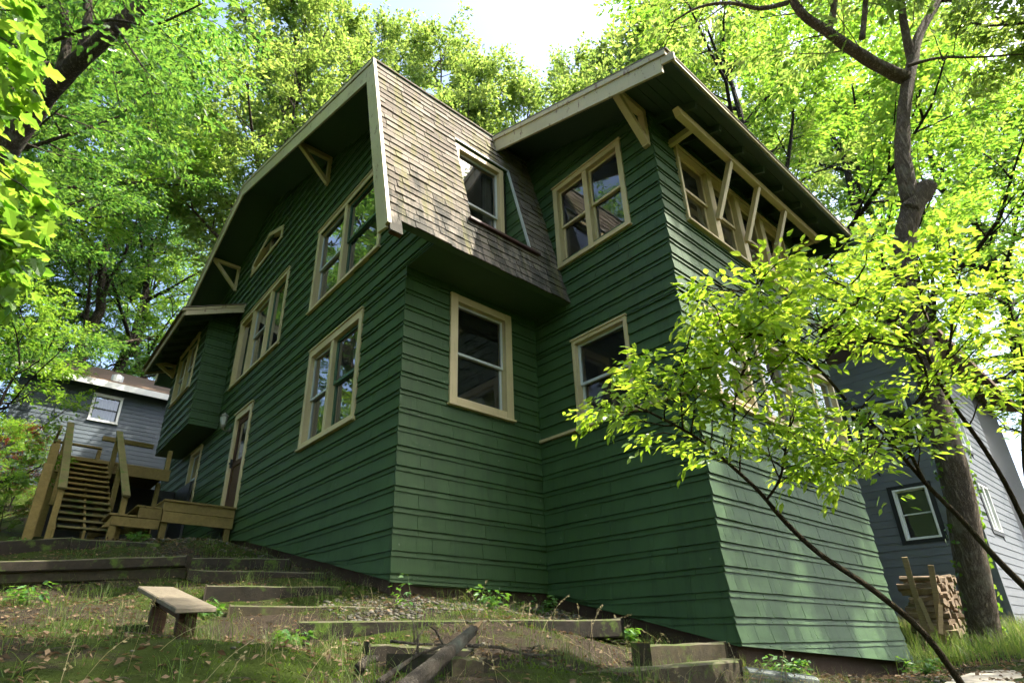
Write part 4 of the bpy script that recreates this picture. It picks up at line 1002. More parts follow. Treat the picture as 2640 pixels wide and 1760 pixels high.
while z < 4.9:
    for p, q in free_intervals(-5.5, 2.25, z, z + .2, [(h[0] - .1, h[1] + .1, h[2] - .12, h[3] + .12) for h in gw]): PG.add(F_GL, p, q, z, z + .215, .022, wg)
    for p, q in free_intervals(.06, 4.6, z, z + .2, [(h[0] - .1, h[1] + .1, h[2] - .12, h[3] + .12) for h in gr_]): PG.add(F_GR, p, q, z, z + .215, .022, wg2)
    z += .2
PG.flush(gh, 'siding_boards')
mb = MB(); mb.box((GXP - .035, -2.345, -3.2), (GXP + .09, -2.22, 5.0)); mb.build('corner_board', 'grey_siding', gh)
mb = MB(); mb.box((GXP + 4.6, -2.2, -3.2), (GXP + 9, 4, 5.0)); mb.build('wall', 'dark_siding_and_shade', gh)
mb = MB(); mb.hexa([(GXP - .6, -2.9, 4.9), (GXP + 9.5, -2.9, 4.9), (GXP + 9.5, 2, 7.0), (GXP - .6, 2, 7.0), (GXP - .6, -2.9, 5.05), (GXP + 9.5, -2.9, 5.05), (GXP + 9.5, 2, 7.15), (GXP - .6, 2, 7.15)]); mb.build('roof', 'neighbour_roof', gh)
mb = MB(); mb.box((GXP + .2, -2.0, -3), (GXP + 2.6, 5.8, 4.8)); mb.build('interior', 'interior', gh)
fan = empty('box_fan', (GXP - .02, -.52, 2.22)); tag(fan, 'white box fan standing in an upper window of the grey house', 'fan')
mb = MB()
for a in ((.33, .36, 2.2, 2.75), (.70, .73, 2.2, 2.75), (.36, .70, 2.2, 2.23), (.36, .70, 2.72, 2.75)): mb.fbox(F_GL, *a, -.14, -.095)
mb.build('frame', 'white_trim', fan)
mb = MB()
for k in range(8): mb.fbox(F_GL, .365 + k * .042, .372 + k * .042, 2.23, 2.72, -.10, -.095)
mb.build('grille', 'white_trim', fan)

# ------------------------------------------------------------------ firewood stack
FWB = Vector(at(2418, 1622, 10.4)); gxy = g1(FWB.x, FWB.y)
ur = Vector((RR[0][0], RR[0][1], 0)).normalized(); vf = Vector((RR[2][0], RR[2][1], 0)).normalized()
def fwp(a, d, h): return Vector((FWB.x, FWB.y, gxy)) + ur * a + vf * d + Vector((0, 0, h))
for lab, (xb, yb), (xt, yt), t in (('left front stake leaning against the firewood', (405, 580), (215, 130), 9.7), ('right front stake in front of the firewood', (500, 610), (375, 178), 9.6), ('short rear stake behind the firewood', (560, 520), (508, 242), 11.3)):
    pb = Vector(at(2240 + (xb - 60) * .4242, 1380 + yb * .4242, t)); pt = Vector(at(2240 + xt * .4242, 1380 + yt * .4242, t + .3))
    pb.z -= .15
    K = empty('firewood_stake', pb); tag(K, lab, 'stake', 'stakes holding the firewood')
    mb = MB(); mb.beam(pb, pt, .085, .06, (1, .3, 0)); mb.build('post', 'stake_wood', K, bevel=.004)
    if 'front' in lab:
        q0 = Vector(at(2240 + (xb - 15 if 'left' in lab else xb - 62) * .4242, 1380 + (yb - 10) * .4242, t - .15)); mb = MB(); mb.beam(q0, pb.lerp(pt, .5) + Vector((-.02, -.05, 0)), .06, .04, (1, .3, 0)); mb.build('brace', 'stake_wood', K)
def log_mesh(seed, L, r):
    rr = random.Random(seed); mb = MB(); n = rr.choice([5, 6, 7]); prof = [(math.cos(2 * math.pi * i / n + rr.uniform(-.2, .2)) * r * rr.uniform(.7, 1.2), math.sin(2 * math.pi * i / n) * r * rr.uniform(.6, 1.0)) for i in range(n)]
    for s_ in range(4):
        for (a, b) in prof: mb.v.append((a + rr.uniform(-.008, .008), -L / 2 + L * s_ / 3, b + rr.uniform(-.008, .008)))
    for s_ in range(3):
        for i in range(n): mb.f.append((s_ * n + i, s_ * n + (i + 1) % n, (s_ + 1) * n + (i + 1) % n, (s_ + 1) * n + i))
    mb.f += [tuple(range(n)), tuple(3 * n + i for i in reversed(range(n)))]
    me = bpy.data.meshes.new('firewood_log'); me.from_pydata(mb.v, [], mb.f); me.materials.append(MATS['split_wood']); me.update(); return me
lm = [log_mesh(i, .55, .075) for i in range(7)]
LA = (ur * .66 - vf * .75).normalized(); SA = (vf * .66 + ur * .75).normalized()
h = .06; row = 0
ang = math.atan2(LA.y, LA.x) - math.pi / 2
while h < 1.08:
    a = -.3
    while a < 1.0:
        if not (row > 9 and a > .7 and rnd.random() < .6):
            o = bpy.data.objects.new('firewood_log', rnd.choice(lm)); COL.objects.link(o)
            o.location = Vector((FWB.x, FWB.y, gxy)) + SA * a + LA * rnd.uniform(-.07, .07) + Vector((0, 0, h + rnd.uniform(-.02, .02)))
            o.rotation_euler = (rnd.uniform(-.12, .12), rnd.uniform(0, 6.28), ang + rnd.uniform(-.2, .2))
            k_ = rnd.uniform(.75, 1.2); o.scale = (k_, rnd.uniform(.9, 1.15), k_ * rnd.uniform(.85, 1.25))
            tag(o, 'split log in the firewood stack beside the big trunk', 'log', 'split logs stacked between the stakes')
        a += rnd.uniform(.115, .165)
    h += rnd.uniform(.095, .115); row += 1

# ------------------------------------------------------------------ foliage
def halves(out, fold=.12):
    """leaf outline on +x side (from base to tip) -> mirrored two-face leaf, length 1 along y"""
    n = len(out); v = [(x, y, fold * x) for x, y in out]; v += [(-x, y, fold * x) for x, y in out[1:-1]]
    right = list(range(n)); left = [0] + [n + i for i in range(n - 2)] + [n - 1]
    return np.array(v, float), [tuple(right), tuple(reversed(left))]
LEAF = {
    'oak': halves([(0, 0), (.10, .22), (.27, .52), (0, 1)], .3),
    'lobed': halves([(0, 0), (.26, .36), (.13, .52), (.2, .74), (0, 1)], .25),
    'maple': halves([(0, 0), (.30, .02), (.22, .16), (.54, .36), (.27, .46), (.30, .66), (0, 1)], .18),
    'ellip': halves([(0, 0), (.22, .30), (.20, .62), (0, 1)], .22),
    'simple': halves([(0, 0), (.24, .4), (0, 1)], .3),
    'ivy': halves([(0, 0), (.34, -.02), (.42, .28), (0, .85)], .1),
}
class Leaves:
    def __init__(s): s.P = []; s.D = []; s.N = []; s.S = []
    def add(s, P, D, N, S): s.P.append(P); s.D.append(D); s.N.append(N); s.S.append(S)
    def count(s): return sum(len(p) for p in s.P)
    def mesh(s, name, mat, kind):
        P = np.concatenate(s.P); D = np.concatenate(s.D); N = np.concatenate(s.N); S = np.concatenate(s.S)
        D = D / np.linalg.norm(D, axis=1, keepdims=True)
        X = np.cross(D, N); X /= np.linalg.norm(X, axis=1, keepdims=True) + 1e-9; Z = np.cross(X, D)
        tv, tf = LEAF[kind]; k = len(tv)
        V = P[:, None] + S[:, None, None] * (tv[None, :, 0:1] * X[:, None] + tv[None, :, 1:2] * D[:, None] + tv[None, :, 2:3] * Z[:, None])
        V[:, :, 2] -= (S[:, None] * .12 * tv[None, :, 1] ** 2)
        off = (np.arange(len(P)) * k)[:, None]
        flat = np.concatenate([np.array(f) for f in tf])
        FF = (flat[None] + off).ravel(); sz = np.tile([len(f) for f in tf], len(P))
        me = mesh_np(name, V.reshape(-1, 3), FF, sz); me.materials.append(MATS[mat]); return me
class Tree:
    def __init__(s, seed, leaf_size, per_spray, spray_len, kind='maple', flat=.45, droop=0.0):
        s.r = random.Random(seed); s.n = np.random.default_rng(seed); s.wood = MB(); s.L = Leaves()
        s.ls, s.ps, s.sl, s.kind, s.flat, s.droop = leaf_size, per_spray, spray_len, kind, flat, droop
        s.tilt, s.vert = (.12, (-.15, .28)) if kind == 'ellip' else (.3, (-.25, .6))
    def rv(s): return Vector((s.r.gauss(0, 1), s.r.gauss(0, 1), s.r.gauss(0, 1)))
    def path(s, p, d, L, n, up=.1, wob=.15):
        p = Vector(p); d = Vector(d).normalized(); out = [p.copy()]
        for i in range(n):
            d = (d + Vector((0, 0, up)) + s.rv() * wob).normalized(); p = p + d * (L / n); out.append(p.copy())
        return out
    def tube(s, pts, r0, r1, k=6, rough=0.0):
        n = len(pts) - 1; s.wood.tube(pts, [r0 + (r1 - r0) * (i / n) ** .8 for i in range(n + 1)], k, False, rough)
    def spray(s, p, d, L=None, m=None):
        L = (L or s.sl) * s.r.uniform(.7, 1.3); m = m or s.ps
        d = Vector(d); d.z = d.z * .5 - s.droop; d.normalize()
        side = d.cross(Vector((0, 0, 1)))
        if side.length < .05: side = Vector((1, 0, 0))
        side.normalize(); side += Vector((0, 0, s.r.gauss(0, s.tilt))); side.normalize()
        f = s.n.uniform(.05, 1.05, m); sg = np.where(s.n.random(m) > .5, 1, -1)
        wd = s.n.uniform(.0, .42, m) * L * (1.1 - .5 * f)
        P = np.array(p)[None] + np.array(d)[None] * (L * f)[:, None] + np.array(side)[None] * (sg * wd)[:, None] + s.n.normal(0, .06 * L, (m, 3))
        D = np.array(d)[None] * .7 + np.array(side)[None] * (sg * s.n.uniform(.2, 1.1, m))[:, None] + s.n.normal(0, .25, (m, 3)); D[:, 2] -= .18
        N = np.array([0, 0, 1.0])[None] + s.n.normal(0, s.flat, (m, 3))
        s.L.add(P, D, N, s.ls * s.n.uniform(.55, 1.3, m))
    def dress(s, pts, r0, nsub, Lsub, f0=.25, nspray=5, k=4, spread=1.0, up=.05):
        """side branches with leaf sprays along a limb"""
        n = len(pts) - 1
        for j in range(nsub):
            f = f0 + (1 - f0) * (j + s.r.random()) / nsub; i = min(int(f * n), n - 1); p = Vector(pts[i]).lerp(Vector(pts[i + 1]), f * n - i)
            d = (Vector(pts[i + 1]) - Vector(pts[i])).normalized()
            sd = d.cross(Vector((0, 0, 1)));
            if sd.length < .05: sd = Vector((1, 0, 0))
            sd.normalize(); sg = 1 if (j % 2) else -1
            dd = (d * s.r.uniform(.3, .9) + sd * sg * s.r.uniform(.4, 1.1) * spread + Vector((0, 0, s.r.uniform(*s.vert))) * spread + s.rv() * .15).normalized()
            L = s.r.uniform(*Lsub) * (1.15 - .5 * f); sp = s.path(p, dd, L, 4, up, .16); rr = r0 * (.34 - .12 * f)
            s.tube(sp, max(rr, .006), .004, k)
            for q in range(nspray):
                g = .15 + .85 * (q + s.r.random()) / nspray; i2 = min(int(g * 4), 3); pp = sp[i2].lerp(sp[i2 + 1], g * 4 - i2); d2 = (sp[i2 + 1] - sp[i2]).normalized()
                s.spray(pp, d2 + s.rv() * .45)
            s.spray(sp[-1], sp[-1] - sp[-2])
        s.spray(pts[-1], Vector(pts[-1]) - Vector(pts[-2]))
    def generic(s, H, cb, R, tr, nl, nsub, nspray, lean=(0, 0), elev=(.15, .9), forked=False):
        top = Vector((lean[0], lean[1], H * .93)); base = Vector((0, 0, -.6)); n = 9
        tp = [base.lerp(top, i / n) + Vector((s.r.gauss(0, .012 * H), s.r.gauss(0, .012 * H), 0)) * (i > 0) for i in range(n + 1)]
        s.wood.tube(tp, [tr * (1.35 if i == 0 else 1 - .9 * (i / n) ** 1.1) for i in range(n + 1)], 10, False, .15)
        az = s.r.uniform(0, 6.28)
        for j in range(nl):
            f = (j + s.r.uniform(.1, .9)) / nl; h = cb + (H * .94 - cb) * f; i = min(int(h / (H * .93) * n), n - 1); p = tp[i].lerp(tp[i + 1], min(1, max(0, h / (H * .93) * n - i)))
            az += 2.4 + s.r.uniform(-.4, .4); e = elev[0] + (elev[1] - elev[0]) * f + s.r.uniform(-.12, .12)
            prof = math.sin(math.pi * (.22 + .74 * f)) ** .8
            L = R * max(.35, prof) * s.r.uniform(.75, 1.2)
            d = Vector((math.cos(az) * math.cos(e), math.sin(az) * math.cos(e), math.sin(e)))
            lp = s.path(p, d, L, 6, .07, .13); r0 = tr * .42 * (1 - .6 * f); s.tube(lp, r0, .012, 6)
            s.dress(lp, r0, nsub, (.25 * R, .48 * R), .22, nspray)
    def meshes(s, name, leaf_mat):
        wm = bpy.data.meshes.new('trunk'); wm.from_pydata(s.wood.v, [], s.wood.f); wm.polygons.foreach_set('use_smooth', [True] * len(wm.polygons)); wm.update()
        return wm, s.L.mesh('crown', leaf_mat, s.kind)
def plant(name, label, cat, wm, cm, loc, rotz=0, sc=1, group=None, world=False):
    T = empty(name, loc); tag(T, label, cat, group)
    for nm, me in (('trunk', wm), ('crown', cm)):
        o = bpy.data.objects.new(nm, me); COL.objects.link(o); o.parent = T
        if world: o.matrix_parent_inverse = Matrix.Translation(-Vector(loc))
    if not world: T.rotation_euler = (0, 0, rotz); T.scale = (sc, sc, sc)
    return T
VAR = {}
def variant(key, seed, leaf_mat, bark, H, cb, R, tr, nl, nsub, nspray, ls, ps, sl, kind, flat=.5, **kw):
    t = Tree(seed, ls, ps, sl, kind, flat); t.generic(H, cb, R, tr, nl, nsub, nspray, **kw)
    wm, cm = t.meshes(key, leaf_mat); wm.materials.append(MATS[bark]); VAR[key] = (wm, cm, H); return t.L.count()
LC = 0
LC += variant('oak_b', 12, 'leaf_oak', 'bark', 20, 7.0, 4.6, .26, 17, 7, 6, .135, 42, .62, 'oak', .8, elev=(.45, 1.15))
LC += variant('maple_a', 13, 'leaf_maple', 'bark_dark', 18, 4.5, 5.4, .26, 18, 7, 6, .135, 40, .75, 'lobed', .42, elev=(.1, .9))
LC += variant('maple_b', 14, 'leaf_maple', 'bark_dark', 18, 3.5, 5.0, .24, 17, 7, 6, .135, 40, .75, 'lobed', .42, elev=(.15, 1.0))
LC += variant('deep_a', 15, 'leaf_deep', 'bark', 18, 3.0, 5.6, .28, 19, 7, 6, .14, 40, .7, 'oak', .6, elev=(.1, .9))
LC += variant('under', 16, 'leaf_maple', 'bark_dark', 6, .8, 2.4, .07, 14, 6, 4, .10, 26, .45, 'lobed', .45, elev=(.1, .9))
LC += variant('oak_s', 17, 'leaf_oak', 'bark', 20, 6.5, 3.3, .24, 18, 6, 6, .14, 34, .55, 'oak', .85, elev=(.45, 1.15))
LC += variant('oak_t', 18, 'leaf_oak', 'bark', 20, 5.5, 3.0, .22, 17, 6, 6, .14, 34, .55, 'oak', .85, elev=(.4, 1.2))
BG = 'trees of the wood behind the houses'
def top_at(var, label, x, y, t, rot, group=BG, name=None):
    """tree whose top shows at x, y of the photograph at depth t"""
    P = at(x, y, t); g = g1(P[0], P[1]); wm, cm, H = VAR[var]; sc = (P[2] - g) / (.97 * H)
    return plant(name or ('oak_tree' if 'oak' in var else 'maple_tree' if 'maple' in var else 'forest_tree'), label, 'tree', wm, cm, (P[0], P[1], g), rot, sc, group)
for a in (
    ('deep_a', 'glossy dark leaved tree at the left edge beyond the stair', -40, 120, 17, .4),
    ('deep_a', 'glossy leaved tree behind the blue house, left of the gable', 400, 260, 34, 2.1),
    ('maple_a', 'bright maple high at the upper left behind the forked trunk', 215, -330, 24, 1.0),
    ('maple_b', 'maple far behind the glossy trees at left', 330, -60, 40, 2.2),
    ('deep_a', 'dense tree low behind the blue house roof', 150, 420, 31, 4.0),
    ('maple_a', 'maple in the gap between the blue house and the gable', 470, 380, 38, 1.9),
    ('deep_a', 'dense tree left of the blue house roof', 40, 560, 28, 5.1),
    ('deep_a', 'low dense tree right behind the blue house ridge', 300, 660, 34, 2.9), ('deep_a', 'low dense tree behind the gap beside the gable', 430, 610, 37, .6),
    ('oak_s', 'slender oak directly behind the gable peak', 800, -90, 33, 1.4),
    ('oak_s', 'slender oak above the upper end of the steep roof', 850, 45, 31, .2),
    ('oak_t', 'slender oak at the left rim of the sky gap', 990, 95, 34, 4.2),
    ('oak_s', 'slender oak sloping down towards the sky gap', 1115, 135, 32, 2.6),
    ('oak_t', 'slender oak low in the notch above the dormer', 1245, 195, 30, 3.9),
    ('oak_s', 'small oak at the bottom of the sky gap', 1360, 275, 31, .8),
    ('oak_t', 'slender oak at the right rim of the sky gap', 1495, 180, 28, 4.1),
    ('oak_s', 'slender oak behind the wing rake', 1615, 100, 25, 3.0),
    ('oak_s', 'tall slender oak above the upper end of the wing rake', 1750, 20, 26, 5.6),
    ('maple_a', 'broad yellow green maple right of the wing eave', 1830, 60, 22, 5.2),
    ('maple_b', 'maple between the wing eave and the crooked oak trunk', 2080, 120, 31, .9),
    ('maple_a', 'maple right of the crooked oak trunk at mid height', 2330, 190, 33, 2.4),
    ('maple_b', 'maple at the right edge beyond the grey house', 2570, 330, 30, 3.7),
    ('oak_b', 'hazy oak low behind the right end of the wing roof', 2200, 330, 36, 1.7),
): top_at(*a)
# trees outside the picture: mirrored in the panes, shading the slope
OFF = 'trees around the slope outside the picture'
for var, lab, x, y, sc, rot in (
    ('maple_a', 'maple left of the slope, mirrored in the gable windows', -10.5, 1.5, .85, .3), ('deep_a', 'dark tree left of the slope opposite the porch', -10.5, 8.0, .9, 1.3), ('maple_b', 'maple left of the slope farther up', -14, 14, .95, 2.3), ('maple_b', 'maple left of the slope behind the first row', -15, -2, .95, 3.3), ('deep_a', 'dark tree left of the slope behind the first row', -15.5, 5, 1.0, 4.3),
    ('oak_b', 'oak behind the viewer towards the sun', .9, -9.6, .86, .0), ('oak_t', 'slender oak to the right of the viewer', 8.5, -7.9, .92, 1.8), ('oak_b', 'oak behind the viewer to the left', -4.5, -11.0, .95, .9),
    ('maple_a', 'low maple behind the viewer, far left', -10.5, -6.0, .8, 2.9), ('maple_b', 'maple farther behind the viewer on the left', -9, -14, .9, 4.9), ('deep_a', 'dark tree far behind the viewer', 1.5, -17.5, .9, 3.9), ('deep_a', 'dark tree far behind the viewer on the right', 11, -17, .85, 5.9),
    ('deep_a', 'tree at the left above the stair, trunk out of view', -6.8, 9.5, .98, 3.1), ('deep_a', 'glossy tree left of the blue house, trunk out of view', -7.0, 15.0, 1.1, .7), ('oak_b', 'broad pale oak behind the far end of the gable roof', 2.6, 16.8, 1.15, 5.0)):
    wm, cm, H = VAR[var]; plant('oak_tree' if 'oak' in var else 'maple_tree' if 'maple' in var else 'forest_tree', lab, 'tree', wm, cm, (x, y, g1(x, y)), rot, sc, OFF)
# undergrowth
for lab, x, y, t, sc, rot, var in (('leafy understory tree left of the stair', 15, 1000, 11.5, .95, .5, 'under'), ('bushy understory tree at the lower left edge', -30, 1210, 9.5, .55, 1.9, 'under'), ('low bush left of the stair foot', 20, 1285, 11.5, .5, 3.9, 'under'), ('dark bush on the hillside far left', 60, 1200, 16, .5, 5.3, 'under')):
    P = at(x, y, t); g = g1(P[0], P[1]); wm, cm, H = VAR[var]; s_ = (P[2] - g) / (.6 * H); plant('understory_tree', lab, 'tree', wm, cm, (P[0], P[1], g), rot, s_, 'understory trees')
wm, cm, H = VAR['under']
cm2 = cm.copy(); cm2.materials[0] = MATS['leaf_red']
P = at(40, 1215, 12.5); g = g1(P[0], P[1]); plant('red_shrub', 'red leaved shrub behind the stair at the left edge', 'shrub', wm, cm2, (P[0], P[1], g), 1.1, max(.25, (P[2] - g) / (.6 * H)))

def cust(name, label, seed, leaf_mat, bark, limbs, ls, ps, sl, kind, flat, base, cat='tree', droop=0.0, group=None):
    """tree whose main limbs are given: (points, r0, r1, dress args or None, sides)"""
    t = Tree(seed, ls, ps, sl, kind, flat, droop)
    for pts, r0, r1, dr in limbs:
        pts = [Vector(p) for p in pts]; fine = []
        for i in range(len(pts) - 1):       # Catmull-Rom through the given points
            p0 = pts[max(i - 1, 0)]; p1 = pts[i]; p2 = pts[i + 1]; p3 = pts[min(i + 2, len(pts) - 1)]
            for k in range(4):
                u = k / 4; fine.append(.5 * ((2 * p1) + (p2 - p0) * u + (2 * p0 - 5 * p1 + 4 * p2 - p3) * u * u + (3 * p1 - p0 - 3 * p2 + p3) * u ** 3))
        fine.append(pts[-1])
        n = len(fine) - 1
        t.wood.tube(fine, [r0 + (r1 - r0) * i / n for i in range(n + 1)], 12 if r0 > .06 else 7, True, .18 if r0 > .06 else .1)
        if dr: t.dress(fine, r0 if r0 < .05 else .05, **dr)
    wm, cm = t.meshes(name, leaf_mat); wm.materials.append(MATS[bark])
    return plant(name, label, cat, wm, cm, base, world=True, group=group), t
# the tall crooked oak at the right
tb = at(2550, 1695, 9.0); tb[2] -= .25
O = [tb, at(2508, 1480, 9.1), at(2468, 1240, 9.35), at(2412, 1050, 9.7), at(2352, 800, 10.1), at(2335, 640, 10.5), at(2345, 560, 10.7), at(2372, 505, 10.8)]
O2 = [at(2350, 520, 10.8), at(2335, 460, 10.95), at(2327, 380, 11.2), at(2332, 280, 11.5), at(2350, 170, 11.9), at(2368, 95, 12.2), at(2420, 0, 12.6), at(2480, -120, 13.1), at(2520, -300, 14)]
dl = dict(nsub=9, Lsub=(1.2, 2.4), f0=.2, nspray=4)
dl2 = dict(nsub=6, Lsub=(1.0, 2.0), f0=.3, nspray=4)
cust('oak_tree', 'tall crooked oak with a knobbed trunk in front of the grey house', 31, 'leaf_oak', 'bark_oak', [
    (O, .225, .165, None), ([at(2345, 545, 10.7), at(2372, 510, 10.75), at(2392, 478, 10.8)], .17, .15, None),
    (O2, .155, .06, dict(nsub=8, Lsub=(1.5, 2.8), f0=.62, nspray=4)),
    ([at(2332, 200, 11.75), at(2270, 172, 11.6), at(2200, 130, 11.5), at(2130, 80, 11.4), at(2062, 30, 11.4), at(2030, -40, 11.5), at(2010, -140, 11.8)], .13, .05, dl),
    ([at(2030, 8, 11.4), at(1960, 22, 11.2), at(1880, 8, 11.0), at(1800, 20, 10.9), at(1730, 60, 10.9)], .05, .015, dl2),
    ([at(2135, 82, 11.4), at(2148, 30, 11.5), at(2160, -60, 11.6)], .075, .05, dl2), ([at(2222, 100, 11.5), at(2230, 30, 11.6), at(2235, -80, 11.7)], .06, .04, dl2),
    ([at(2352, 160, 12), at(2330, 60, 12.1), at(2320, -60, 12.3)], .09, .05, dl2),
    ([at(2340, 170, 11.7), at(2420, 150, 11.3), at(2520, 148, 11.0), at(2640, 140, 10.8)], .035, .012, dict(nsub=8, Lsub=(.7, 1.5), f0=.3, nspray=4)),
    ([at(2420, 0, 12.6), at(2500, 10, 12), at(2590, 60, 11.4), at(2680, 120, 11)], .05, .015, dict(nsub=8, Lsub=(.8, 1.6), f0=.3, nspray=4)),
], .14, 24, .55, 'lobed', .85, tuple(tb))
# the big forked tree at the upper left
tb = at(-230, 1150, 10.8); tb[2] = g1(tb[0], tb[1]) - .2
cust('oak_tree', 'big forked tree with a thick leaning limb at the upper left', 32, 'leaf_deep', 'bark', [
    ([tb, at(-150, 850, 11), at(-75, 560, 11.1), at(45, 345, 11.1), at(125, 235, 11.1)], .22, .185, None),
    ([at(105, 265, 11.1), at(165, 195, 11.0), at(235, 130, 10.9), at(305, 65, 10.9), at(375, 5, 11), at(450, -80, 11.2)], .165, .11, dict(nsub=10, Lsub=(1.2, 2.4), f0=.25, nspray=4)),
    ([at(150, 200, 11.1), at(172, 120, 11.3), at(165, 40, 11.5), at(150, -60, 11.7)], .10, .07, dl2),
    ([at(175, 190, 11.1), at(220, 105, 11.2), at(226, 30, 11.3), at(228, -60, 11.5)], .10, .07, dl2),
    ([at(140, 105, 10.9), at(220, 75, 10.6), at(285, 52, 10.4), at(390, 65, 10.2), at(470, 35, 10.1), at(520, 10, 10)], .035, .012, dl2),
    ([at(300, 70, 10.8), at(340, 130, 10.4), at(380, 190, 10.1)], .03, .008, dl2),
], .13, 24, .6, 'lobed', .5, tuple(tb))
# near maple whose sprays hang in at the left edge
tb = at(-900, 1500, 4.5); tb[2] = g1(tb[0], tb[1]) - .2
nd0 = dict(nsub=4, Lsub=(.25, .4), f0=.4, nspray=2, k=4, spread=.6)
nd = dict(nsub=7, Lsub=(.28, .46), f0=.25, nspray=2, k=4, spread=.7)
cust('maple_tree', 'near maple whose big bright leaves hang in at the left edge', 33, 'leaf_maple', 'bark_dark', [
    ([tb, at(-820, 900, 4.6), at(-760, 300, 5), at(-700, -300, 5.6)], .12, .07, None),
    ([at(-780, 500, 4.8), at(-420, 180, 4.3), at(-160, 60, 4.0), at(-100, 30, 3.9), at(-30, 80, 3.8)], .03, .006, nd),
    ([at(-420, 180, 4.3), at(-200, 150, 4.2), at(-140, 130, 4.0), at(-60, 170, 4.0)], .018, .005, nd),
    ([at(-780, 600, 4.8), at(-400, 420, 4.4), at(-150, 380, 4.2), at(-100, 400, 4.1), at(0, 440, 4.0)], .025, .005, nd),
    ([at(-400, 420, 4.4), at(-180, 520, 4.2), at(-130, 550, 4.1), at(-50, 575, 4.1)], .018, .005, nd),
    ([at(-400, 480, 4.4), at(-150, 640, 4.5), at(-60, 670, 4.5), at(40, 680, 4.4)], .016, .005, nd0),
], .115, 9, .30, 'maple', .3, tuple(tb), droop=.15)

# the sunlit shrub in front of the wing
sb = dict(nsub=11, Lsub=(.32, .62), f0=.25, nspray=4, k=4, spread=.85)
sr = dict(nsub=8, Lsub=(.3, .6), f0=.35, nspray=4, k=4, spread=.85)
sc_ = dict(nsub=9, Lsub=(.25, .5), f0=.2, nspray=4, k=4, spread=.85)
base = at(2500, 1765, 4.35); base[2] -= .15
cust('spindle_shrub', 'arching sunlit shrub with bright yellow green leaves before the wing', 34, 'leaf_shrub', 'bark_shrub', [
    ([base, at(2390, 1640, 4.4), at(2250, 1520, 4.45), at(2110, 1425, 4.45), at(2020, 1340, 4.4), at(1960, 1270, 4.35), at(1885, 1200, 4.3), at(1800, 1130, 4.2), at(1690, 1070, 4.05), at(1610, 1035, 3.95)], .027, .006, dict(nsub=13, Lsub=(.3, .5), f0=.62, nspray=4, k=4, spread=.8)),
    ([at(1975, 1290, 4.35), at(2010, 1235, 4.35), at(2025, 1160, 4.3), at(2035, 1100, 4.3)], .011, .005, sc_),
    ([at(1880, 1195, 4.3), at(1890, 1100, 4.2), at(1900, 1000, 4.1), at(1930, 920, 4.0)], .010, .004, sb),
    ([at(1760, 1105, 4.15), at(1755, 1020, 4.0), at(1745, 950, 3.9)], .008, .003, sc_),
    ([at(2660, 1530, 4.3), at(2570, 1440, 4.35), at(2480, 1340, 4.4), at(2400, 1260, 4.45), at(2330, 1180, 4.45), at(2280, 1120, 4.4), at(2200, 1050, 4.3)], .024, .008, dict(nsub=9, Lsub=(.3, .6), f0=.55, nspray=4, k=4)),
    ([at(2385, 1245, 4.45), at(2340, 1150, 4.4), at(2325, 1080, 4.4), at(2390, 1000, 4.35), at(2360, 900, 4.3), at(2270, 800, 4.2), at(2180, 740, 4.1), at(2080, 690, 4.0)], .014, .005, sb),
    ([at(2700, 1480, 4.6), at(2610, 1280, 4.6), at(2540, 1160, 4.6), at(2470, 1060, 4.55), at(2420, 980, 4.5), at(2380, 900, 4.4), at(2300, 830, 4.3), at(2180, 780, 4.2)], .020, .006, sr),
    ([at(2425, 985, 4.5), at(2450, 880, 4.5), at(2460, 780, 4.45), at(2480, 690, 4.4)], .013, .005, sr),
    ([at(2420, 880, 4.45), at(2380, 800, 4.4), at(2370, 720, 4.3)], .010, .004, sr),
    ([at(2700, 1500, 4.7), at(2640, 1200, 4.7), at(2640, 950, 4.7), at(2600, 780, 4.6)], .016, .005, sr),
    ([at(2180, 1030, 4.3), at(2120, 960, 4.2), at(2050, 900, 4.1), at(1950, 860, 4.0), at(1850, 870, 3.9)], .012, .004, sb),
    ([at(2080, 930, 4.15), at(1990, 850, 4.0), at(1960, 780, 3.95), at(1940, 740, 3.9)], .009, .003, sc_),
    ([at(2360, 900, 4.3), at(2200, 870, 4.1), at(2090, 820, 4.0), at(1990, 800, 3.95)], .009, .003, sc_),
    ([at(2280, 1120, 4.4), at(2240, 1180, 4.3), at(2160, 1190, 4.2)], .008, .003, sc_),
], .070, 12, .24, 'ellip', .42, tuple(base), cat='shrub', droop=.1)

# ivy on the oak trunk
t = Tree(41, .07, 1, .1, 'ivy', .5); n_iv = 420
fr_ = npr.random(n_iv); tp_ = [np.array(p) for p in O[:5]]
P = []; D = []; Nn = []
for f in fr_:
    f = f * .9; i = min(int(f * 4), 3); p = tp_[i] + (tp_[i + 1] - tp_[i]) * (f * 4 - i)
    r = .225 - .06 * f * .55; a = rnd.gauss(-.15, .35) if rnd.random() < .75 else rnd.gauss(3.3, .25)
    o_ = np.array(ur) * math.cos(a) - np.array(vf) * math.sin(a); P.append(p + o_ * (r + .03 + rnd.uniform(0, .04))); D.append(np.array([rnd.gauss(0, .4), rnd.gauss(0, .4), -.6])); Nn.append(o_ + npr.normal(0, .35, 3))
t.L.add(np.array(P), np.array(D), np.array(Nn), npr.uniform(.05, .1, n_iv))
me = t.L.mesh('ivy_vine', 'leaf_ivy', 'ivy'); o = bpy.data.objects.new('ivy_vine', me); COL.objects.link(o); tag(o, 'ivy climbing the edges of the crooked oak trunk', 'ivy')

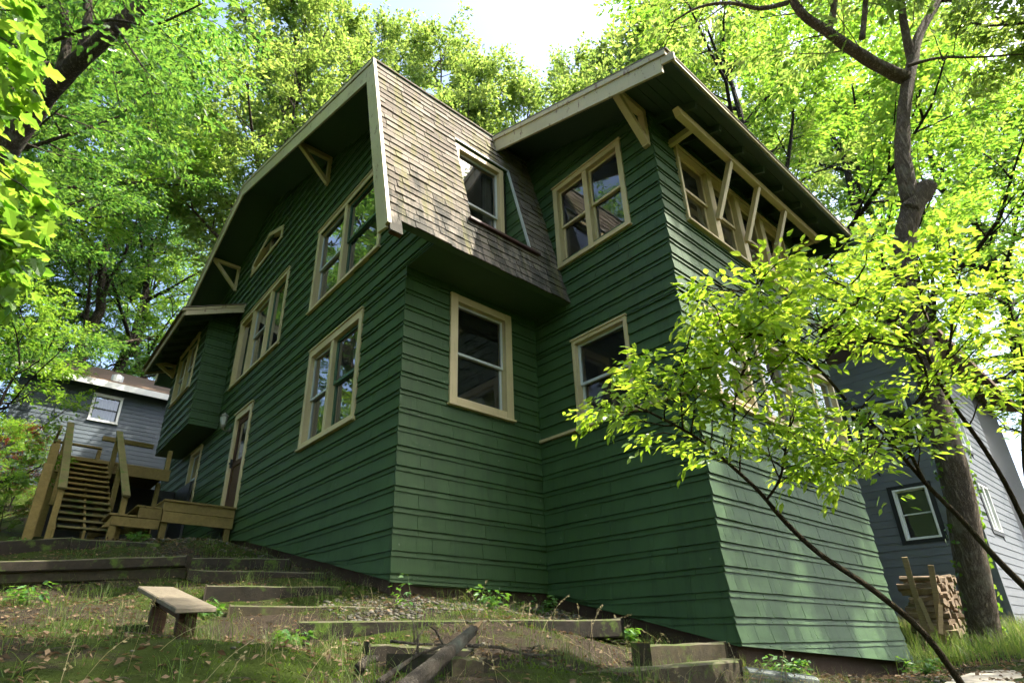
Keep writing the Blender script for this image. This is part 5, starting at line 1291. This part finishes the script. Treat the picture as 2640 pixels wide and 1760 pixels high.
# ------------------------------------------------------------------ ground cover
def open_ground(x, y):
    inside = ((x > -.02) & (y > -.02) & (y < 13.6) & (x < 6.9)) | ((x > B_X - .02) & (y > -C_Y - .05) & (x < 6.85) & (y < 0))
    return ~inside
def fnoise(x, y, s, o=0): return np.array([noise.noise(Vector((a * s, b * s, o))) for a, b in zip(x, y)])
def scatter(n, x0, x1, y0, y1, dens):
    x = npr.uniform(x0, x1, n); y = npr.uniform(y0, y1, n); k = open_ground(x, y); x, y = x[k], y[k]
    k = npr.random(len(x)) < dens(x, y); x, y = x[k], y[k]
    return x, y, gz(x, y)
def gbump(x, y): return .035 * np.array([noise.fractal(Vector((a * 1.6, b * 1.6, 3)), 1.0, 2.0, 4) for a, b in zip(x, y)])
def blades(name, label, mat, x, y, z, h, wd, lean):
    n = len(x); a = npr.uniform(0, 6.283, n); L = npr.normal(0, lean, n) * h; c, s = np.cos(a), np.sin(a)
    sa = a + npr.uniform(1.0, 2.1, n); sx, sy = np.cos(sa) * wd / 2, np.sin(sa) * wd / 2
    B = np.stack([x, y, z - .02], 1)
    def ptx(f, k, w_): return B + np.stack([c * L * f ** 2 + sx * w_ * k, s * L * f ** 2 + sy * w_ * k, h * f * (1 - .25 * np.minimum(1, np.abs(L / h)) * f)], 1)
    V = np.stack([ptx(0, -1, 1), ptx(0, 1, 1), ptx(.45, 1, .85), ptx(.45, -1, .85), ptx(.78, 1, .5), ptx(.78, -1, .5), ptx(1, 0, 0)], 1)
    off = (np.arange(n) * 7)[:, None]
    flat = np.array([0, 1, 2, 3, 3, 2, 4, 5, 5, 4, 6]); FF = (flat[None] + off).ravel(); sz = np.tile([4, 4, 3], n)
    me = mesh_np(name, V.reshape(-1, 3), FF, sz); me.materials.append(MATS[mat]); o = bpy.data.objects.new(name, me); COL.objects.link(o); tag(o, label, 'grass', kind='stuff'); return o
def tuft_pts(n, k, x0, x1, y0, y1, dens, spread=.05):
    x, y, _ = scatter(n, x0, x1, y0, y1, dens); x = np.repeat(x, k) + npr.normal(0, spread, len(x) * k); y = np.repeat(y, k) + npr.normal(0, spread, len(y) * k)
    m_ = open_ground(x, y); x, y = x[m_], y[m_]; return x, y, gz(x, y) + gbump(x, y)
d_a = lambda x, y: np.clip(.30 + .9 * fnoise(x, y, .9, 5), 0, 1)
x, y, z = tuft_pts(1500, 11, -5.5, 2.4, -4.8, 1.6, d_a, .035)
blades('grass', 'thin green grass growing in tufts over the slope', 'grass_blade', x, y, z, npr.uniform(.05, .24, len(x)), npr.uniform(.0018, .004, len(x)), .85)
x, y, z = tuft_pts(420, 12, -5.5, 2.4, -4.8, .5, lambda x, y: np.clip(.25 + .9 * fnoise(x, y, .8, 9), 0, 1), .07)
blades('dry_grass', 'dry straw coloured grass lying over the slope', 'dry_grass', x, y, z, npr.uniform(.06, .26, len(x)), npr.uniform(.0014, .003, len(x)), 1.3)
x, y, z = tuft_pts(2600, 14, 5.5, 16, -5.6, 1.0, lambda x, y: np.clip(.75 + .5 * fnoise(x, y, .7, 2), 0, 1) * ((x > 6.9) | (y < -2.75)), .10)
blades('grass', 'tall sunlit grass around the big trunk and firewood', 'grass_blade', x, y, z, npr.uniform(.12, .42, len(x)), npr.uniform(.004, .009, len(x)), .4)
x, y, z = tuft_pts(500, 12, 6.5, 15, -5.2, .5, lambda x, y: np.clip(.5 + .6 * fnoise(x, y, .7, 4), 0, 1), .12)
blades('dry_grass', 'dry grass heads around the firewood stack', 'dry_grass', x, y, z, npr.uniform(.2, .5, len(x)), npr.uniform(.003, .006, len(x)), .5)
x, y, z = tuft_pts(420, 12, -3.4, -.05, -3.4, 3.8, lambda x, y: np.clip(.35 + .8 * fnoise(x, y, .9, 14), 0, 1) * (x > -3.0), .05)
blades('grass', 'grass fringe along the timber steps and wall foot', 'grass_blade', x, y, z, npr.uniform(.06, .22, len(x)), npr.uniform(.0025, .005, len(x)), .5)
# moss cushions: short dense shoots
x, y, z = scatter(90000, -5.0, 2.3, -4.6, 2.5, lambda x, y: np.clip(-.05 + 2.2 * (fnoise(x, y, .9, 3) + .5 * fnoise(x, y, 5.0, 8) * .6), 0, 1)); z = z + gbump(x, y); n = len(x)
a = npr.uniform(0, 6.283, n); hh = npr.uniform(.006, .022, n); ww = npr.uniform(.003, .007, n); ln = npr.normal(0, .012, (n, 2))
V = np.stack([np.stack([x - np.cos(a) * ww, y - np.sin(a) * ww, z - .004], 1), np.stack([x + np.cos(a) * ww, y + np.sin(a) * ww, z - .004], 1), np.stack([x + ln[:, 0], y + ln[:, 1], z + hh], 1)], 1)
me = mesh_np('moss', V.reshape(-1, 3), np.arange(n * 3), np.full(n, 3)); me.materials.append(MATS['moss_mat']); o = bpy.data.objects.new('moss', me); COL.objects.link(o); tag(o, 'low green moss over the shaded slope', 'moss', kind='stuff')
# seed-headed stems in front
mbs = Leaves(); sw = MB()
sx_, sy_, sz_ = scatter(420, -4.6, 1.6, -4.4, -1.2, lambda x, y: np.clip(.22 + .8 * fnoise(x, y, .8, 21), 0, 1))
for i in range(len(sx_)):
    p = Vector((sx_[i], sy_[i], sz_[i])); h = rnd.uniform(.16, .36); d = Vector((rnd.gauss(0, .4), rnd.gauss(0, .4), 1)); pts = [p]
    for k in range(5): d = d + Vector((rnd.gauss(0, .05) + d.x * .12, d.y * .12, -.10)); d.normalize(); pts.append(pts[-1] + d * h / 5)
    sw.tube(pts, [.0014] * 6, 3, False)
    n = rnd.randint(8, 15); f = npr.uniform(0, 1, n); P_ = np.array([tuple(pts[4].lerp(pts[5], a) if a > .4 else pts[3].lerp(pts[4], a / .4)) for a in f]) + npr.normal(0, .006, (n, 3))
    mbs.add(P_, np.array(d)[None] + npr.normal(0, .4, (n, 3)), npr.normal(0, 1, (n, 3)), npr.uniform(.012, .022, n))
o = sw.build('grass_stems', 'dry_grass'); tag(o, 'thin flowering grass stems in front of the steps', 'grass', kind='stuff')
me = mbs.mesh('seed_heads', 'dry_grass', 'ellip'); o = bpy.data.objects.new('seed_heads', me); COL.objects.link(o); tag(o, 'pale feathery seed heads on the grass stems', 'grass', kind='stuff')
# leaf litter
lt = Leaves(); x, y, z = scatter(36000, -6, 3.2, -5, 6.0, lambda x, y: np.clip(.55 + .9 * fnoise(x, y, 1.1, 30), .05, 1) * ~((x > -3.1) & (x < -1.8) & (y > 5.7)))
n = len(x); z = z + gbump(x, y)
lt.add(np.stack([x, y, z + .012], 1), np.stack([npr.normal(0, 1, n), npr.normal(0, 1, n), npr.normal(0, .3, n)], 1), np.array([0, 0, 1.])[None] + npr.normal(0, .45, (n, 3)), npr.uniform(.018, .06, n))
x, y, z = scatter(2600, 1.2, 8, -5.2, -2.6, lambda x, y: x * 0 + 1); n = len(x); z = z + gbump(x, y)
lt.add(np.stack([x, y, z + .012], 1), np.stack([npr.normal(0, 1, n), npr.normal(0, 1, n), npr.normal(0, .3, n)], 1), np.array([0, 0, 1.])[None] + npr.normal(0, .45, (n, 3)), npr.uniform(.03, .08, n))
me = lt.mesh('leaf_litter', 'dead_leaf', 'oak'); o = bpy.data.objects.new('leaf_litter', me); COL.objects.link(o); tag(o, 'brown fallen leaves scattered over the ground', 'leaves', kind='stuff')
# pebbles below the front wall and by the porch
ga = (1 + 5 ** .5) / 2
oct_v = np.array([(-1, ga, 0), (1, ga, 0), (-1, -ga, 0), (1, -ga, 0), (0, -1, ga), (0, 1, ga), (0, -1, -ga), (0, 1, -ga), (ga, 0, -1), (ga, 0, 1), (-ga, 0, -1), (-ga, 0, 1)]) / 1.9 * np.array([1, .85, .55])
oct_f = [(0, 11, 5), (0, 5, 1), (0, 1, 7), (0, 7, 10), (0, 10, 11), (1, 5, 9), (5, 11, 4), (11, 10, 2), (10, 7, 6), (7, 1, 8), (3, 9, 4), (3, 4, 2), (3, 2, 6), (3, 6, 8), (3, 8, 9), (4, 9, 5), (2, 4, 11), (6, 2, 10), (8, 6, 7), (9, 8, 1)]
xs = []; 
for (nn, a) in ((1000, (-.9, 2.35, -1.15, -.04)), (420, (-1.7, -.1, 2.6, 5.4)), (60, (-4.5, 2.0, -4.3, -1)), (420, (2.0, 7.5, -4.6, -2.6))):
    x, y, z = scatter(nn, *a, lambda x, y: x * 0 + 1); xs.append(np.stack([x, y, z + gbump(x, y)], 1))
P = np.concatenate(xs); n = len(P); S = npr.uniform(.010, .030, (n, 1, 1)) * npr.uniform(.7, 1.3, (n, 1, 3)); a = npr.uniform(0, 6.28, n)
Vp = oct_v[None] * S; Vr = Vp.copy(); Vr[:, :, 0] = Vp[:, :, 0] * np.cos(a)[:, None] - Vp[:, :, 1] * np.sin(a)[:, None]; Vr[:, :, 1] = Vp[:, :, 0] * np.sin(a)[:, None] + Vp[:, :, 1] * np.cos(a)[:, None]
Vr += P[:, None] + np.array([0, 0, .002])
FF = (np.array(oct_f).ravel()[None] + (np.arange(n) * 12)[:, None]).ravel(); me = mesh_np('pebbles', Vr.reshape(-1, 3), FF, np.full(len(FF) // 3, 3), True); me.materials.append(MATS['pebble'])
o = bpy.data.objects.new('pebbles', me); COL.objects.link(o); tag(o, 'pale river pebbles below the front wall', 'pebbles', kind='stuff')
# small dead sticks over the slope
ds = MB(); x, y, z = scatter(900, -5, 2.4, -4.6, 5.2, lambda x, y: np.clip(.5 + .9 * fnoise(x, y, 1.0, 44), 0, 1)); z = z + gbump(x, y)
for i in range(len(x)):
    a = rnd.uniform(0, 6.28); L = rnd.uniform(.05, .22); d = Vector((math.cos(a), math.sin(a), rnd.gauss(0, .18))); p = Vector((x[i], y[i], z[i] + .012))
    ds.tube([p - d * L / 2, p + Vector((rnd.gauss(0, .01), rnd.gauss(0, .01), .008)), p + d * L / 2], [.003, .003, .0015], 4, False)
o = ds.build('dead_sticks', 'bark_log'); tag(o, 'small dead sticks scattered over the slope', 'sticks', kind='stuff')
# weeds
def weed(label, P, h, n, seed, ls=.06):
    t = Tree(seed, ls, 4, .12, 'ellip', .4); P = Vector(P)
    for k in range(n):
        a = t.r.uniform(0, 6.28); pp = t.path(P, (math.cos(a) * .5, math.sin(a) * .5, 1), h * t.r.uniform(.6, 1.1), 4, .0, .15); t.tube(pp, .003, .0015, 4)
        for q in pp[1:]: t.spray(q, (math.cos(a), math.sin(a), .2), .1, 5)
    wm = bpy.data.meshes.new('stem'); wm.from_pydata(t.wood.v, [], t.wood.f); wm.materials.append(MATS['grass_blade']); cm = t.L.mesh('leaves', 'leaf_weed', 'ellip')
    T = empty('weed', tuple(P)); tag(T, label, 'weed', 'green weeds on the slope')
    for nm, me in (('stem', wm), ('leaves', cm)):
        o = bpy.data.objects.new(nm, me); COL.objects.link(o); put(o, T)
for j, (lab, p, t_, h, n) in enumerate((('young weed among the pebbles at the front corner', q8(480, 1130), 5.3, .34, 2), ('ferny weed in the pebbles below the front wall', q8(1040, 1080), 5.75, .22, 7), ('leafy weed in the inner corner of the walls', q8(1350, 1040), 6.3, .2, 6),
        ('broad leaved weed left of the plank bench', q7(205, 990), 4.6, .16, 5), ('weed between the bench and the third step', q7(1400, 960), 4.9, .14, 7), ('weeds below the upper retaining timber by the porch post', q7(960, 600), 8.3, .14, 9), ('weed at the foot of the stair', q7(150, 605), 7.9, .16, 8), ('weed under the fourth step', q7(2030, 1150), 4.2, .12, 6),
        ('weed by the wire mesh roll', q9(720, 1500), 4.9, .16, 9), ('sapling growing beside the far corner of the wing', q9(1650, 1530), 6.6, .2, 8), ('weed at the foot of the wing side wall', q8(1900, 1180), 5.3, .14, 8))):
    P = at(*p, t_); P[2] = g1(P[0], P[1]); weed(lab, P, h, n, 60 + j)
print('leaves in variants', LC)
